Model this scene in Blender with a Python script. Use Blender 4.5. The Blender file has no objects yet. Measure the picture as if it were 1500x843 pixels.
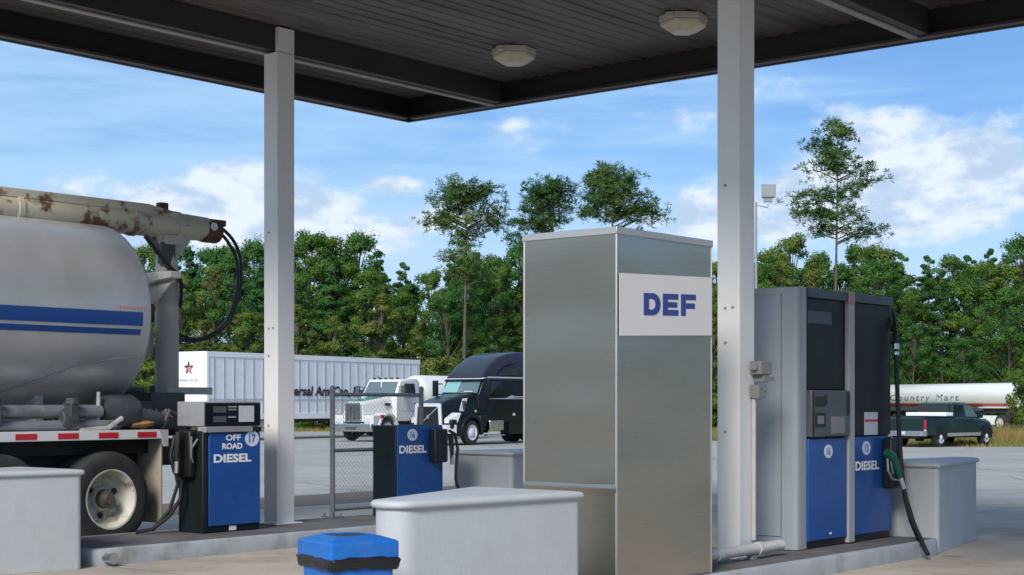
import bpy, bmesh, math, random
from mathutils import Vector, Matrix
random.seed(7)
R = math.radians
scene = bpy.context.scene
col = scene.collection
F, CX, HY, H = 2284.0, 750.0, 590.0, 1.6      # focal length in photo pixels, centre column, horizon row, eye height (m)
AX, AY = 0.637, 0.771                         # direction of the pump islands on the ground
TH = math.atan2(AY, AX)

def S(a, b, z=0.0):                           # station frame (along island, across island) -> world
    return Vector((a*AX - b*AY, a*AY + b*AX, z))
def PB(x, y, b):                              # where a sight line meets the upright plane b = const, station frame
    t = (x-CX)/F
    a = b*(AY + AX*t)/(AX - AY*t)
    d = a*AY + b*AX
    return Vector((a, b, H-(y-HY)/F*d))
def W(x, y, d):                               # point at depth d, world
    return Vector(((x-CX)/F*d, d, H-(y-HY)/F*d))
def gz(y):                                    # the lot falls gently away from the pumps
    t = min(1, max(0, (y-31)/32.0))
    return -0.2*t

# ------------------------------------------------------------------ materials
def mat(name, c, rough=0.6, metal=0.0, var=0.0, vscale=3.0, bump=0.0, bscale=40.0, dirt=None, damt=0.0, dscale=2.0, dlo=0.5, dhi=0.7,
        aniso=0.0, coat=0.0, stretch=(1,1,1), spec=0.5, rvar=0.0):
    m = bpy.data.materials.new(name); m.use_nodes = True
    nt = m.node_tree; N = nt.nodes; L = nt.links
    p = N['Principled BSDF']
    p.inputs['Roughness'].default_value = rough; p.inputs['Metallic'].default_value = metal
    p.inputs['Specular IOR Level'].default_value = spec
    if aniso: p.inputs['Anisotropic'].default_value = aniso
    if coat: p.inputs['Coat Weight'].default_value = coat; p.inputs['Coat Roughness'].default_value = 0.08
    tc = N.new('ShaderNodeTexCoord'); mp = N.new('ShaderNodeMapping'); mp.inputs['Scale'].default_value = stretch
    L.new(tc.outputs['Object'], mp.inputs['Vector'])
    def noise(scale, detail=5, off=0):
        n = N.new('ShaderNodeTexNoise'); n.inputs['Scale'].default_value = scale; n.inputs['Detail'].default_value = detail
        n.inputs['Roughness'].default_value = 0.6
        if off:
            v = N.new('ShaderNodeVectorMath'); v.operation = 'ADD'; v.inputs[1].default_value = (off, off*2, off*3)
            L.new(mp.outputs[0], v.inputs[0]); L.new(v.outputs[0], n.inputs['Vector'])
        else: L.new(mp.outputs[0], n.inputs['Vector'])
        return n.outputs['Fac']
    def ramp(fac, a, b, ca=(0,0,0,1), cb=(1,1,1,1)):
        r = N.new('ShaderNodeValToRGB'); r.color_ramp.elements[0].position = a; r.color_ramp.elements[1].position = b
        r.color_ramp.elements[0].color = ca; r.color_ramp.elements[1].color = cb
        L.new(fac, r.inputs[0]); return r.outputs[0]
    cc = (*c, 1)
    out = None
    if var:
        lo = tuple(max(0, v*(1-var)) for v in c)+(1,); hi = tuple(min(1, v*(1+var)) for v in c)+(1,)
        out = ramp(noise(vscale), 0.3, 0.7, lo, hi)
    if dirt is not None:
        mx = N.new('ShaderNodeMix'); mx.data_type = 'RGBA'
        f = ramp(noise(dscale, 8, 3.7), dlo, dhi, (0,0,0,1), (damt,)*3+(1,))
        L.new(f, mx.inputs['Factor'])
        if out is None: mx.inputs['A'].default_value = cc
        else: L.new(out, mx.inputs['A'])
        mx.inputs['B'].default_value = (*dirt, 1)
        out = mx.outputs['Result']
    if out is None: p.inputs['Base Color'].default_value = cc
    else: L.new(out, p.inputs['Base Color'])
    if rvar:
        L.new(ramp(noise(vscale*1.7, 5, 9.1), 0.3, 0.7, (max(0.02, rough-rvar),)*3+(1,), (min(1, rough+rvar),)*3+(1,)), p.inputs['Roughness'])
    if bump:
        b = N.new('ShaderNodeBump'); b.inputs['Strength'].default_value = min(1, bump); b.inputs['Distance'].default_value = 0.01*max(1, bump)
        L.new(noise(bscale, 6), b.inputs['Height']); L.new(b.outputs[0], p.inputs['Normal'])
    return m

M = {}
M['barrier'] = mat('barrier_paint', (0.47,0.49,0.50), 0.55, var=0.06, vscale=1.5, bump=0.2, bscale=45, dirt=(0.36,0.355,0.345), damt=0.45, dscale=2.6, dlo=0.5, dhi=0.8, stretch=(1,1,0.7))
M['island_top'] = mat('island_concrete', (0.125,0.12,0.125), 0.85, var=0.25, vscale=2.5, bump=0.4, bscale=50, dirt=(0.07,0.065,0.06), damt=0.8, dscale=1.3)
M['island_side'] = mat('island_steel', (0.36,0.38,0.40), 0.45, var=0.12, vscale=2, bump=0.1, dirt=(0.2,0.18,0.16), damt=0.7, dscale=3)
M['post'] = mat('post_paint', (0.76,0.75,0.745), 0.45, var=0.04, vscale=1.2, bump=0.06, bscale=30, dirt=(0.42,0.4,0.37), damt=0.35, dscale=3, stretch=(1,1,0.25), dlo=0.55, dhi=0.8)
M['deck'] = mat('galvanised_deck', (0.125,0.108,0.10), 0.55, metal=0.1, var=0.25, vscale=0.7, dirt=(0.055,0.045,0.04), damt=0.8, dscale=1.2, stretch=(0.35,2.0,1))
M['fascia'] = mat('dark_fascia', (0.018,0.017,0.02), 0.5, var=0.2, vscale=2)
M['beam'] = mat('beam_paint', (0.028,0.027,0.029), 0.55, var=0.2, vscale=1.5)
M['ledge'] = mat('fascia_ledge', (0.06,0.045,0.045), 0.5, var=0.2, vscale=2)
M['flange'] = mat('pale_flange', (0.30,0.27,0.25), 0.5, var=0.1)
M['lamp_house'] = mat('lamp_housing', (0.5,0.46,0.38), 0.5, var=0.08)
M['lamp_lens'] = mat('lamp_lens', (0.62,0.55,0.42), 0.35, var=0.08, vscale=8)
M['blue'] = mat('pump_blue', (0.008,0.075,0.30), 0.35, var=0.10, vscale=2.5, dirt=(0.010,0.055,0.20), damt=0.5, dscale=3, coat=0.1, rvar=0.08)
M['bluebin'] = mat('bin_blue', (0.012,0.14,0.48), 0.42, var=0.10, vscale=5, bump=0.25, bscale=14, dirt=(0.06,0.16,0.42), damt=0.5, dscale=6, spec=0.4)
M['bag'] = mat('bin_bag', (0.012,0.012,0.013), 0.25, bump=1.5, bscale=14)
M['pumpdark'] = mat('pump_dark', (0.006,0.013,0.015), 0.5, spec=0.3, var=0.2, vscale=3, rvar=0.1)
M['black'] = mat('black_plastic', (0.008,0.009,0.010), 0.45, var=0.2)
M['panelblack'] = mat('panel_black', (0.005,0.008,0.010), 0.42, rvar=0.06, spec=0.25)
M['pumpgrey'] = mat('pump_grey', (0.29,0.325,0.36), 0.42, var=0.06, vscale=1.5, dirt=(0.24,0.27,0.29), damt=0.5, dscale=2, stretch=(1,1,0.4), rvar=0.06)
M['headgrey'] = mat('head_grey', (0.27,0.27,0.28), 0.5, var=0.08, dirt=(0.17,0.16,0.16), damt=0.4, dscale=4)
M['pillar'] = mat('pillar_grey', (0.38,0.38,0.38), 0.45, var=0.08, vscale=2)
M['pillarpink'] = mat('pillar_cap_pink', (0.42,0.24,0.25), 0.5, var=0.08)
M['capblue'] = mat('cap_slate', (0.045,0.06,0.085), 0.4, var=0.1)
M['instr'] = mat('instrument_grey', (0.075,0.09,0.10), 0.4, var=0.15, vscale=6)
M['white'] = mat('white_ink', (0.85,0.85,0.85), 0.5)
M['palepaper'] = mat('paper_notice', (0.55,0.58,0.64), 0.5, var=0.08, vscale=20)
M['discink'] = mat('disc_pale', (0.62,0.70,0.82), 0.5)
M['navy'] = mat('navy_ink', (0.035,0.055,0.26), 0.5)
M['sign'] = mat('sign_white', (0.72,0.69,0.67), 0.45, var=0.015, vscale=3)
M['red'] = mat('red_ink', (0.55,0.02,0.03), 0.4)
M['green'] = mat('nozzle_green', (0.006,0.09,0.045), 0.4)
M['rubber'] = mat('hose_rubber', (0.012,0.012,0.013), 0.5)
M['tyre'] = mat('tyre_rubber', (0.022,0.024,0.025), 0.8, var=0.3, vscale=6, dirt=(0.06,0.055,0.05), damt=0.5, dscale=4)
M['silver'] = mat('silver_metal', (0.6,0.6,0.6), 0.3, metal=0.9, var=0.1)
M['greyplastic'] = mat('grey_box', (0.22,0.22,0.21), 0.5, var=0.15)
M['whitepipe'] = mat('white_pipe', (0.52,0.51,0.50), 0.5, var=0.08, vscale=5, dirt=(0.4,0.37,0.33), damt=0.5, dscale=6)
M['galv'] = mat('galvanised_steel', (0.24,0.25,0.26), 0.45, metal=0.35, var=0.15, vscale=8)
M['wire'] = mat('fence_wire', (0.16,0.165,0.17), 0.45, metal=0.3)
M['tank'] = mat('tank_aluminium', (0.52,0.52,0.525), 0.38, metal=0.5, var=0.10, vscale=1.1, dirt=(0.34,0.33,0.32), damt=0.3, dscale=0.9, stretch=(1.4,1,0.8), rvar=0.07)
M['tankblue'] = mat('tank_stripe_blue', (0.012,0.055,0.23), 0.3, var=0.1)
M['boom'] = mat('boom_cream', (0.50,0.46,0.36), 0.55, var=0.08, vscale=2, dirt=(0.11,0.045,0.018), damt=0.95, dscale=2.6, dlo=0.545, dhi=0.62, stretch=(1.0,1,1.2), bump=0.2, bscale=30)
M['boomside'] = mat('column_cream', (0.42,0.40,0.35), 0.55, var=0.12, vscale=2, dirt=(0.16,0.12,0.09), damt=0.7, dscale=3, dlo=0.56, dhi=0.7, stretch=(1,1,0.5))
M['bracketpale'] = mat('bracket_pale', (0.58,0.56,0.51), 0.5, var=0.08, dirt=(0.25,0.2,0.15), damt=0.6, dscale=5)
M['rust'] = mat('rusty_steel', (0.10,0.045,0.022), 0.8, var=0.5, vscale=5)
M['railwhite'] = mat('rail_white', (0.68,0.68,0.68), 0.35, var=0.05)
M['railgrey'] = mat('rail_dull', (0.46,0.45,0.43), 0.5, var=0.1, dirt=(0.2,0.18,0.15), damt=0.6, dscale=4)
M['frame'] = mat('chassis_black', (0.012,0.016,0.015), 0.6, var=0.3)
M['machine'] = mat('machine_grey', (0.06,0.065,0.07), 0.55, var=0.3, vscale=5)
M['manifold'] = mat('manifold_grey', (0.22,0.23,0.25), 0.5, metal=0.3, var=0.2, vscale=4, dirt=(0.08,0.07,0.06), damt=0.7, dscale=4)
M['tarp'] = mat('tan_tarp', (0.26,0.15,0.05), 0.8, var=0.4, vscale=6)
M['flap'] = mat('mud_flap_beige', (0.36,0.31,0.24), 0.7, var=0.12, vscale=3, dirt=(0.16,0.13,0.10), damt=0.8, dscale=3)
M['rim'] = mat('rim_white', (0.56,0.54,0.46), 0.5, var=0.06, dirt=(0.13,0.095,0.07), damt=0.85, dscale=5, dlo=0.52, dhi=0.66)
M['hub'] = mat('hub_grease', (0.10,0.085,0.075), 0.5, var=0.4, vscale=9)
M['trwhite'] = mat('trailer_white', (0.86,0.87,0.87), 0.4, var=0.03)
M['trnose'] = mat('trailer_nose_white', (0.85,0.86,0.86), 0.35, var=0.02)
M['trrib'] = mat('trailer_rib', (0.48,0.52,0.56), 0.5, var=0.1)
M['cabwhite'] = mat('cab_white', (0.70,0.70,0.69), 0.25, coat=0.4)
M['lpgwhite'] = mat('lpg_white', (0.72,0.73,0.70), 0.4, var=0.03)
M['hoodgreen'] = mat('hood_green', (0.02,0.30,0.16), 0.3, coat=0.4)
M['swoosh'] = mat('swoosh_green', (0.04,0.42,0.12), 0.4)
M['chrome'] = mat('chrome', (0.72,0.73,0.74), 0.16, metal=1.0, var=0.04)
M['grillepale'] = mat('grille_surround', (0.74,0.75,0.78), 0.25, metal=0.3)
M['cabblack'] = mat('cab_black', (0.006,0.009,0.011), 0.30, coat=0.15, spec=0.35)
M['roofslate'] = mat('roof_slate', (0.016,0.018,0.030), 0.34, coat=0.25)
M['pinstripe'] = mat('pale_stripe', (0.55,0.56,0.58), 0.4)
M['glass'] = mat('windscreen_glass', (0.10,0.15,0.155), 0.05, spec=0.8)
M['glassteal'] = mat('sunscreen_teal', (0.20,0.42,0.42), 0.1, spec=0.6)
M['glassdark'] = mat('tinted_glass', (0.012,0.016,0.018), 0.06, spec=0.6)
M['lens'] = mat('headlight_lens', (0.62,0.64,0.64), 0.1, coat=0.5)
M['lensred'] = mat('tail_lens_red', (0.55,0.012,0.03), 0.2, coat=0.5)
M['pickup'] = mat('pickup_green', (0.004,0.020,0.023), 0.28, coat=0.3)
M['pickupgrey'] = mat('pickup_sill', (0.30,0.31,0.30), 0.45)
M['tankerwhite'] = mat('tanker_bright', (0.80,0.80,0.78), 0.25, metal=0.2, var=0.02)
M['orange'] = mat('orange_red', (0.50,0.08,0.03), 0.4)
M['inkblue'] = mat('grey_blue_ink', (0.10,0.13,0.22), 0.5)
M['inkblack'] = mat('black_ink', (0.03,0.03,0.035), 0.5)
M['inkred'] = mat('faded_red_ink', (0.55,0.22,0.24), 0.5)
M['bark'] = mat('tree_bark', (0.10,0.08,0.065), 0.9, var=0.35, vscale=2.0, bump=0.6, bscale=8)
M['barkpale'] = mat('pale_bark', (0.20,0.18,0.14), 0.9, var=0.3, vscale=2.0)
M['lampgrey'] = mat('floodlight_grey', (0.26,0.29,0.30), 0.5, var=0.05)

# cabinet steel: thin sheet that is not flat, brushed
def steel(name, seed, k):
    m = bpy.data.materials.new(name); m.use_nodes = True
    N = m.node_tree.nodes; L = m.node_tree.links; p = N['Principled BSDF']
    p.inputs['Metallic'].default_value = 0.92; p.inputs['Roughness'].default_value = 0.34
    tc = N.new('ShaderNodeTexCoord'); mp = N.new('ShaderNodeMapping'); L.new(tc.outputs['Object'], mp.inputs[0])
    mp.inputs['Location'].default_value = (seed, seed*1.3, seed*0.7); mp.inputs['Scale'].default_value = (.55,.55,1.35)
    n1 = N.new('ShaderNodeTexNoise'); n1.inputs['Scale'].default_value = 0.75; n1.inputs['Detail'].default_value = 1.0; L.new(mp.outputs[0], n1.inputs['Vector'])
    mp2 = N.new('ShaderNodeMapping'); mp2.inputs['Scale'].default_value = (1.5,1.5,220); L.new(tc.outputs['Object'], mp2.inputs[0])
    n2 = N.new('ShaderNodeTexNoise'); n2.inputs['Scale'].default_value = 1.0; n2.inputs['Detail'].default_value = 3; L.new(mp2.outputs[0], n2.inputs['Vector'])
    b1 = N.new('ShaderNodeBump'); b1.inputs['Strength'].default_value = 1.0; b1.inputs['Distance'].default_value = 0.07; L.new(n1.outputs['Fac'], b1.inputs['Height'])
    L.new(b1.outputs[0], p.inputs['Normal'])
    r = N.new('ShaderNodeValToRGB'); L.new(n2.outputs['Fac'], r.inputs[0])
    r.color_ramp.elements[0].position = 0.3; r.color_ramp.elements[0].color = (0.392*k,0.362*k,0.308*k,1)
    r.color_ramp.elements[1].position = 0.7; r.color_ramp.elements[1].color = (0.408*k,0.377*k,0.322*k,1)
    L.new(r.outputs[0], p.inputs['Base Color'])
    r2 = N.new('ShaderNodeMapRange'); r2.inputs['To Min'].default_value = 0.265; r2.inputs['To Max'].default_value = 0.29; L.new(n2.outputs['Fac'], r2.inputs['Value']); L.new(r2.outputs[0], p.inputs['Roughness'])
    return m
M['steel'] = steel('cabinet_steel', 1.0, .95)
M['steel_lit'] = steel('cabinet_steel_lit_front', 5.0, 1.25)  # same steel made paler: the brighter front is put into its colour
M['trim'] = mat('cabinet_trim', (0.50,0.50,0.48), 0.38, metal=0.6, var=0.06)

def ground_mat(name, c1, c2, scale, stain=None, samt=0.5, sscale=0.25, joints=None, bump=0.3, crack=False, rough=0.9):
    m = bpy.data.materials.new(name); m.use_nodes = True
    N = m.node_tree.nodes; L = m.node_tree.links; p = N['Principled BSDF']; p.inputs['Roughness'].default_value = rough
    p.inputs['Specular IOR Level'].default_value = 0.25
    tc = N.new('ShaderNodeTexCoord')
    def noise(s, d=8, rr=0.65):
        n = N.new('ShaderNodeTexNoise'); n.inputs['Scale'].default_value = s; n.inputs['Detail'].default_value = d; n.inputs['Roughness'].default_value = rr
        L.new(tc.outputs['Object'], n.inputs['Vector']); return n.outputs['Fac']
    def ramp(f, a, b, ca, cb):
        r = N.new('ShaderNodeValToRGB'); r.color_ramp.elements[0].position = a; r.color_ramp.elements[1].position = b
        r.color_ramp.elements[0].color = (*ca,1); r.color_ramp.elements[1].color = (*cb,1); L.new(f, r.inputs[0]); return r.outputs[0]
    def mix(f, A, B):
        x = N.new('ShaderNodeMix'); x.data_type = 'RGBA'; L.new(f, x.inputs['Factor']); L.new(A, x.inputs['A'])
        if isinstance(B, tuple): x.inputs['B'].default_value = (*B,1)
        else: L.new(B, x.inputs['B'])
        return x.outputs['Result']
    o = ramp(noise(scale), 0.3, 0.7, c1, c2)
    if stain: o = mix(ramp(noise(sscale, 9, 0.7), 0.47, 0.68, (0,0,0), (samt,)*3), o, stain)
    if joints:
        o = mix(ramp(noise(2.3, 3, 0.5), 0.66, 0.72, (0,0,0), (0.55,)*3), o, (0.12,0.10,0.085))
        b = N.new('ShaderNodeTexBrick'); b.offset = 0; b.inputs['Scale'].default_value = 1.0; b.inputs['Mortar Size'].default_value = 0.012
        b.inputs['Brick Width'].default_value = joints; b.inputs['Row Height'].default_value = joints; b.inputs['Mortar Smooth'].default_value = 0.3
        L.new(tc.outputs['Object'], b.inputs['Vector'])
        o = mix(b.outputs['Fac'], o, tuple(v*0.35 for v in c1))
    if crack:
        v = N.new('ShaderNodeTexVoronoi'); v.feature = 'DISTANCE_TO_EDGE'; v.inputs['Scale'].default_value = 0.16
        ad = N.new('ShaderNodeVectorMath'); ad.operation = 'ADD'
        nn = N.new('ShaderNodeTexNoise'); nn.inputs['Scale'].default_value = 0.6; nn.inputs['Detail'].default_value = 4; L.new(tc.outputs['Object'], nn.inputs['Vector'])
        L.new(tc.outputs['Object'], ad.inputs[0]); L.new(nn.outputs['Color'], ad.inputs[1]); L.new(ad.outputs[0], v.inputs['Vector'])
        o = mix(ramp(v.outputs['Distance'], 0.004, 0.012, (0.38,)*3, (0,0,0)), o, tuple(x*0.3 for x in c1))
    L.new(o, p.inputs['Base Color'])
    if bump:
        bb = N.new('ShaderNodeBump'); bb.inputs['Strength'].default_value = bump; bb.inputs['Distance'].default_value = 0.01
        L.new(noise(30, 6), bb.inputs['Height']); L.new(bb.outputs[0], p.inputs['Normal'])
    return m
M['apron'] = ground_mat('apron_concrete', (0.42,0.365,0.30), (0.52,0.46,0.385), 1.1, stain=(0.22,0.185,0.15), samt=0.6, sscale=0.45, joints=4.6)
M['asphalt'] = ground_mat('lot_asphalt', (0.34,0.33,0.31), (0.42,0.41,0.385), 0.35, stain=(0.23,0.225,0.215), samt=0.6, sscale=0.12, crack=True)
M['strip'] = ground_mat('brown_strip', (0.15,0.12,0.095), (0.21,0.17,0.14), 0.8, stain=(0.10,0.085,0.07), samt=0.6, sscale=0.4)  # darker brown ground in a strip along the apron's far edge
M['soil'] = ground_mat('grass_ground', (0.10,0.12,0.03), (0.22,0.21,0.06), 0.25, stain=(0.26,0.22,0.09), samt=0.6, sscale=0.12)
M['paint'] = ground_mat('road_paint', (0.42,0.42,0.41), (0.5,0.5,0.49), 3, stain=(0.28,0.28,0.275), samt=0.95, sscale=1.5)

def leaf_mat(name, cols, trans=0.25):
    m = bpy.data.materials.new(name); m.use_nodes = True
    N = m.node_tree.nodes; L = m.node_tree.links; p = N['Principled BSDF']; p.inputs['Roughness'].default_value = 0.55
    p.inputs['Specular IOR Level'].default_value = 0.25
    at = N.new('ShaderNodeAttribute'); at.attribute_name = 'tone'
    oi = N.new('ShaderNodeObjectInfo')
    ad = N.new('ShaderNodeMath'); ad.operation = 'MULTIPLY_ADD'; L.new(oi.outputs['Random'], ad.inputs[0]); ad.inputs[1].default_value = 0.55; L.new(at.outputs['Fac'], ad.inputs[2])
    sb = N.new('ShaderNodeMath'); sb.operation = 'SUBTRACT'; L.new(ad.outputs[0], sb.inputs[0]); sb.inputs[1].default_value = 0.27
    r = N.new('ShaderNodeValToRGB'); L.new(sb.outputs[0], r.inputs[0])
    el = r.color_ramp.elements
    while len(el) < len(cols): el.new(0.5)
    for i, c in enumerate(cols): el[i].position = i/(len(cols)-1); el[i].color = (*c,1)
    L.new(r.outputs[0], p.inputs['Base Color'])
    t = N.new('ShaderNodeBsdfTranslucent'); L.new(r.outputs[0], t.inputs['Color'])
    mx = N.new('ShaderNodeMixShader'); mx.inputs[0].default_value = trans
    L.new(p.outputs[0], mx.inputs[1]); L.new(t.outputs[0], mx.inputs[2])
    L.new(mx.outputs[0], N['Material Output'].inputs['Surface'])
    return m
M['leaf'] = leaf_mat('broad_leaves', [(0.062,0.155,0.032), (0.092,0.21,0.038), (0.135,0.255,0.044), (0.18,0.265,0.048), (0.235,0.255,0.060)], .45)
M['leafdark'] = leaf_mat('dark_leaves', [(0.045,0.145,0.040), (0.066,0.19,0.046), (0.092,0.225,0.048), (0.125,0.25,0.052)], .45)
M['leafolive'] = leaf_mat('olive_leaves', [(0.115,0.20,0.036), (0.15,0.23,0.044), (0.19,0.25,0.052), (0.235,0.24,0.064)], .45)
M['needle'] = leaf_mat('pine_needles', [(0.060,0.155,0.042), (0.088,0.20,0.048), (0.135,0.235,0.052), (0.195,0.235,0.060)], 0.4)
M['grassblade'] = leaf_mat('grass_blades', [(0.08,0.15,0.03), (0.15,0.20,0.04), (0.24,0.22,0.07), (0.34,0.25,0.10), (0.38,0.20,0.06)])

# ------------------------------------------------------------------ mesh builder
class MB:
    def __init__(s): s.v = []; s.f = []; s.m = []; s.T = None; s.tone = None; s.nrm = None
    def add(s, vs, fs, m=0):
        o = len(s.v)
        s.v += [(s.T @ Vector(p)) if s.T else Vector(p) for p in vs]
        for f in fs: s.f.append([i+o for i in f]); s.m.append(m)
        return s
    def box(s, x0, x1, y0, y1, z0, z1, m=0):
        vs = [(x,y,z) for x in (x0,x1) for y in (y0,y1) for z in (z0,z1)]
        return s.add(vs, [(0,1,3,2),(4,6,7,5),(0,4,5,1),(2,3,7,6),(0,2,6,4),(1,5,7,3)], m)
    def prism(s, poly, axis, c0, c1, m=0):
        def q(u, v, c): return {'z':(u,v,c), 'y':(u,c,v), 'x':(c,u,v)}[axis]
        n = len(poly)
        vs = [q(u,v,c0) for u,v in poly] + [q(u,v,c1) for u,v in poly]
        return s.add(vs, [list(range(n))[::-1], list(range(n,2*n))] + [(i,(i+1)%n,n+(i+1)%n,n+i) for i in range(n)], m)
    def loft(s, secs, m=0, cap=True):
        n = len(secs[0]); vs = [p for sec in secs for p in sec]; fs = []
        for k in range(len(secs)-1):
            for i in range(n):
                j = (i+1)%n; fs.append((k*n+i, k*n+j, (k+1)*n+j, (k+1)*n+i))
        if cap: fs += [list(range(n))[::-1], [(len(secs)-1)*n+i for i in range(n)]]
        return s.add(vs, fs, m)
    def lathe(s, prof, c=(0,0,0), axis='z', n=24, m=0, cap=True):
        secs = []
        for r, h in prof:
            sec = []
            for i in range(n):
                a = 2*math.pi*i/n; u, v = r*math.cos(a), r*math.sin(a)
                p = {'z':(u,v,h), 'y':(u,h,v), 'x':(h,u,v)}[axis]
                sec.append((p[0]+c[0], p[1]+c[1], p[2]+c[2]))
            secs.append(sec)
        return s.loft(secs, m, cap)
    def tube(s, pts, r, n=8, m=0, cap=True):
        pts = [Vector(p) for p in pts]; secs = []
        up = None
        for i, p in enumerate(pts):
            t = (pts[min(i+1,len(pts)-1)]-pts[max(i-1,0)]).normalized()
            if up is None:
                up = Vector((0,0,1)) if abs(t.z) < 0.9 else Vector((1,0,0))
            u = (up - t*up.dot(t)).normalized(); w = t.cross(u); up = u
            rr = r[i] if isinstance(r, (list,tuple)) else r
            secs.append([p + (u*math.cos(2*math.pi*k/n) + w*math.sin(2*math.pi*k/n))*rr for k in range(n)])
        return s.loft(secs, m, cap)
    def quad(s, a, b, c, d, m=0): return s.add([a,b,c,d], [(0,1,2,3)], m)
    def build(s, name, mats, parent=None, origin=(0,0,0), smooth=35, bevel=0.0, seg=2, recalc=True):
        me = bpy.data.meshes.new(name); o0 = Vector(origin)
        me.from_pydata([tuple(v-o0) for v in s.v], [], s.f)
        if not isinstance(mats, (list,tuple)): mats = [mats]
        for m in mats: me.materials.append(M[m] if isinstance(m,str) else m)
        if len(mats) > 1: me.polygons.foreach_set('material_index', s.m)
        if recalc:
            bm = bmesh.new(); bm.from_mesh(me); bmesh.ops.recalc_face_normals(bm, faces=bm.faces); bm.to_mesh(me); bm.free()
        if s.tone:
            at = me.attributes.new('tone', 'FLOAT', 'FACE'); at.data.foreach_set('value', s.tone)
        if smooth:
            me.shade_smooth(); me.set_sharp_from_angle(angle=R(smooth))
        if s.nrm:
            me.shade_smooth(); me.normals_split_custom_set_from_vertices([tuple(v) for v in s.nrm])
        me.update()
        ob = bpy.data.objects.new(name, me); col.objects.link(ob)
        if parent: ob.parent = parent
        if bevel:
            bv = ob.modifiers.new('bevel', 'BEVEL'); bv.width = bevel; bv.segments = seg; bv.limit_method = 'ANGLE'; bv.angle_limit = R(40)
        return ob

def tag(o, label=None, cat=None, group=None, kind=None):
    if label: o['label'] = label
    if cat: o['category'] = cat
    if group: o['group'] = group
    if kind: o['kind'] = kind
    return o
class Thing:
    def __init__(s, name, label, cat, loc, rot=0.0, group=None, origin=(0,0,0)):
        s.root = bpy.data.objects.new(name, None); col.objects.link(s.root)
        s.root.empty_display_size = 0.3
        s.root.location = loc; s.root.rotation_euler = (0,0,rot); s.origin = origin
        tag(s.root, label, cat, group)
    def part(s, name, mb, mats, parent=None, **k):
        return mb.build(name, mats, parent or s.root, s.origin, **k)
def ST(name, label, cat, a, b, z=0.0, group=None):      # a thing in the station frame
    return Thing(name, label, cat, S(a,b,z), TH, group, (a,b,z))
def copy_tree(o, parent=None):
    c = o.copy(); col.objects.link(c)
    if parent: c.parent = parent
    for ch in list(o.children): copy_tree(ch, c)
    return c

def text_mesh(s, w, h, origin, right, up, name, m, parent, off=(0,0,0), bold=0.02, shear=0.0, proud=0.002, conform=None, space=1.0):
    cu = bpy.data.curves.new('lettering', 'FONT'); cu.body = s; cu.offset = bold; cu.shear = shear; cu.align_x = 'CENTER'; cu.extrude = 0.0
    cu.space_character = space; cu.resolution_u = 4
    to = bpy.data.objects.new('lettering', cu); col.objects.link(to)
    bpy.context.view_layer.update()
    dg = bpy.context.evaluated_depsgraph_get()
    me = bpy.data.meshes.new_from_object(to.evaluated_get(dg))
    bpy.data.objects.remove(to); bpy.data.curves.remove(cu)
    xs = [v.co.x for v in me.vertices]; ys = [v.co.y for v in me.vertices]
    x0, x1, y0, y1 = min(xs), max(xs), min(ys), max(ys)
    right = Vector(right).normalized(); up = Vector(up); nrm = right.cross(up).normalized(); og = Vector(origin)
    vs = []
    for v in me.vertices:
        p = og + right*((v.co.x-(x0+x1)/2)/(x1-x0)*w) + up*((v.co.y-(y0+y1)/2)/(y1-y0)*h) + nrm*proud
        if conform: p = conform(p)
        vs.append(p)
    mb = MB(); mb.v = vs; mb.f = [list(p.vertices) for p in me.polygons]; mb.m = [0]*len(mb.f)
    bpy.data.meshes.remove(me)
    return mb.build(name, m, parent, off, smooth=0, recalc=False)

def roundpoly(pts, r, n=5):
    out = []; k = len(pts)
    for i in range(k):
        p = Vector(pts[i]); a = Vector(pts[i-1])-p; b = Vector(pts[(i+1)%k])-p
        rr = r[i] if isinstance(r,(list,tuple)) else r
        if rr <= 0: out.append(tuple(p)); continue
        rr = min(rr, a.length*0.49, b.length*0.49)
        p0 = p+a.normalized()*rr; p1 = p+b.normalized()*rr
        for j in range(n+1):
            t = j/n; q = p0*(1-t)**2 + p*2*t*(1-t) + p1*t*t
            out.append((q.x,q.y))
    return out
def disc(r, n=20): return [(r*math.cos(2*math.pi*i/n), r*math.sin(2*math.pi*i/n)) for i in range(n)]

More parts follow.
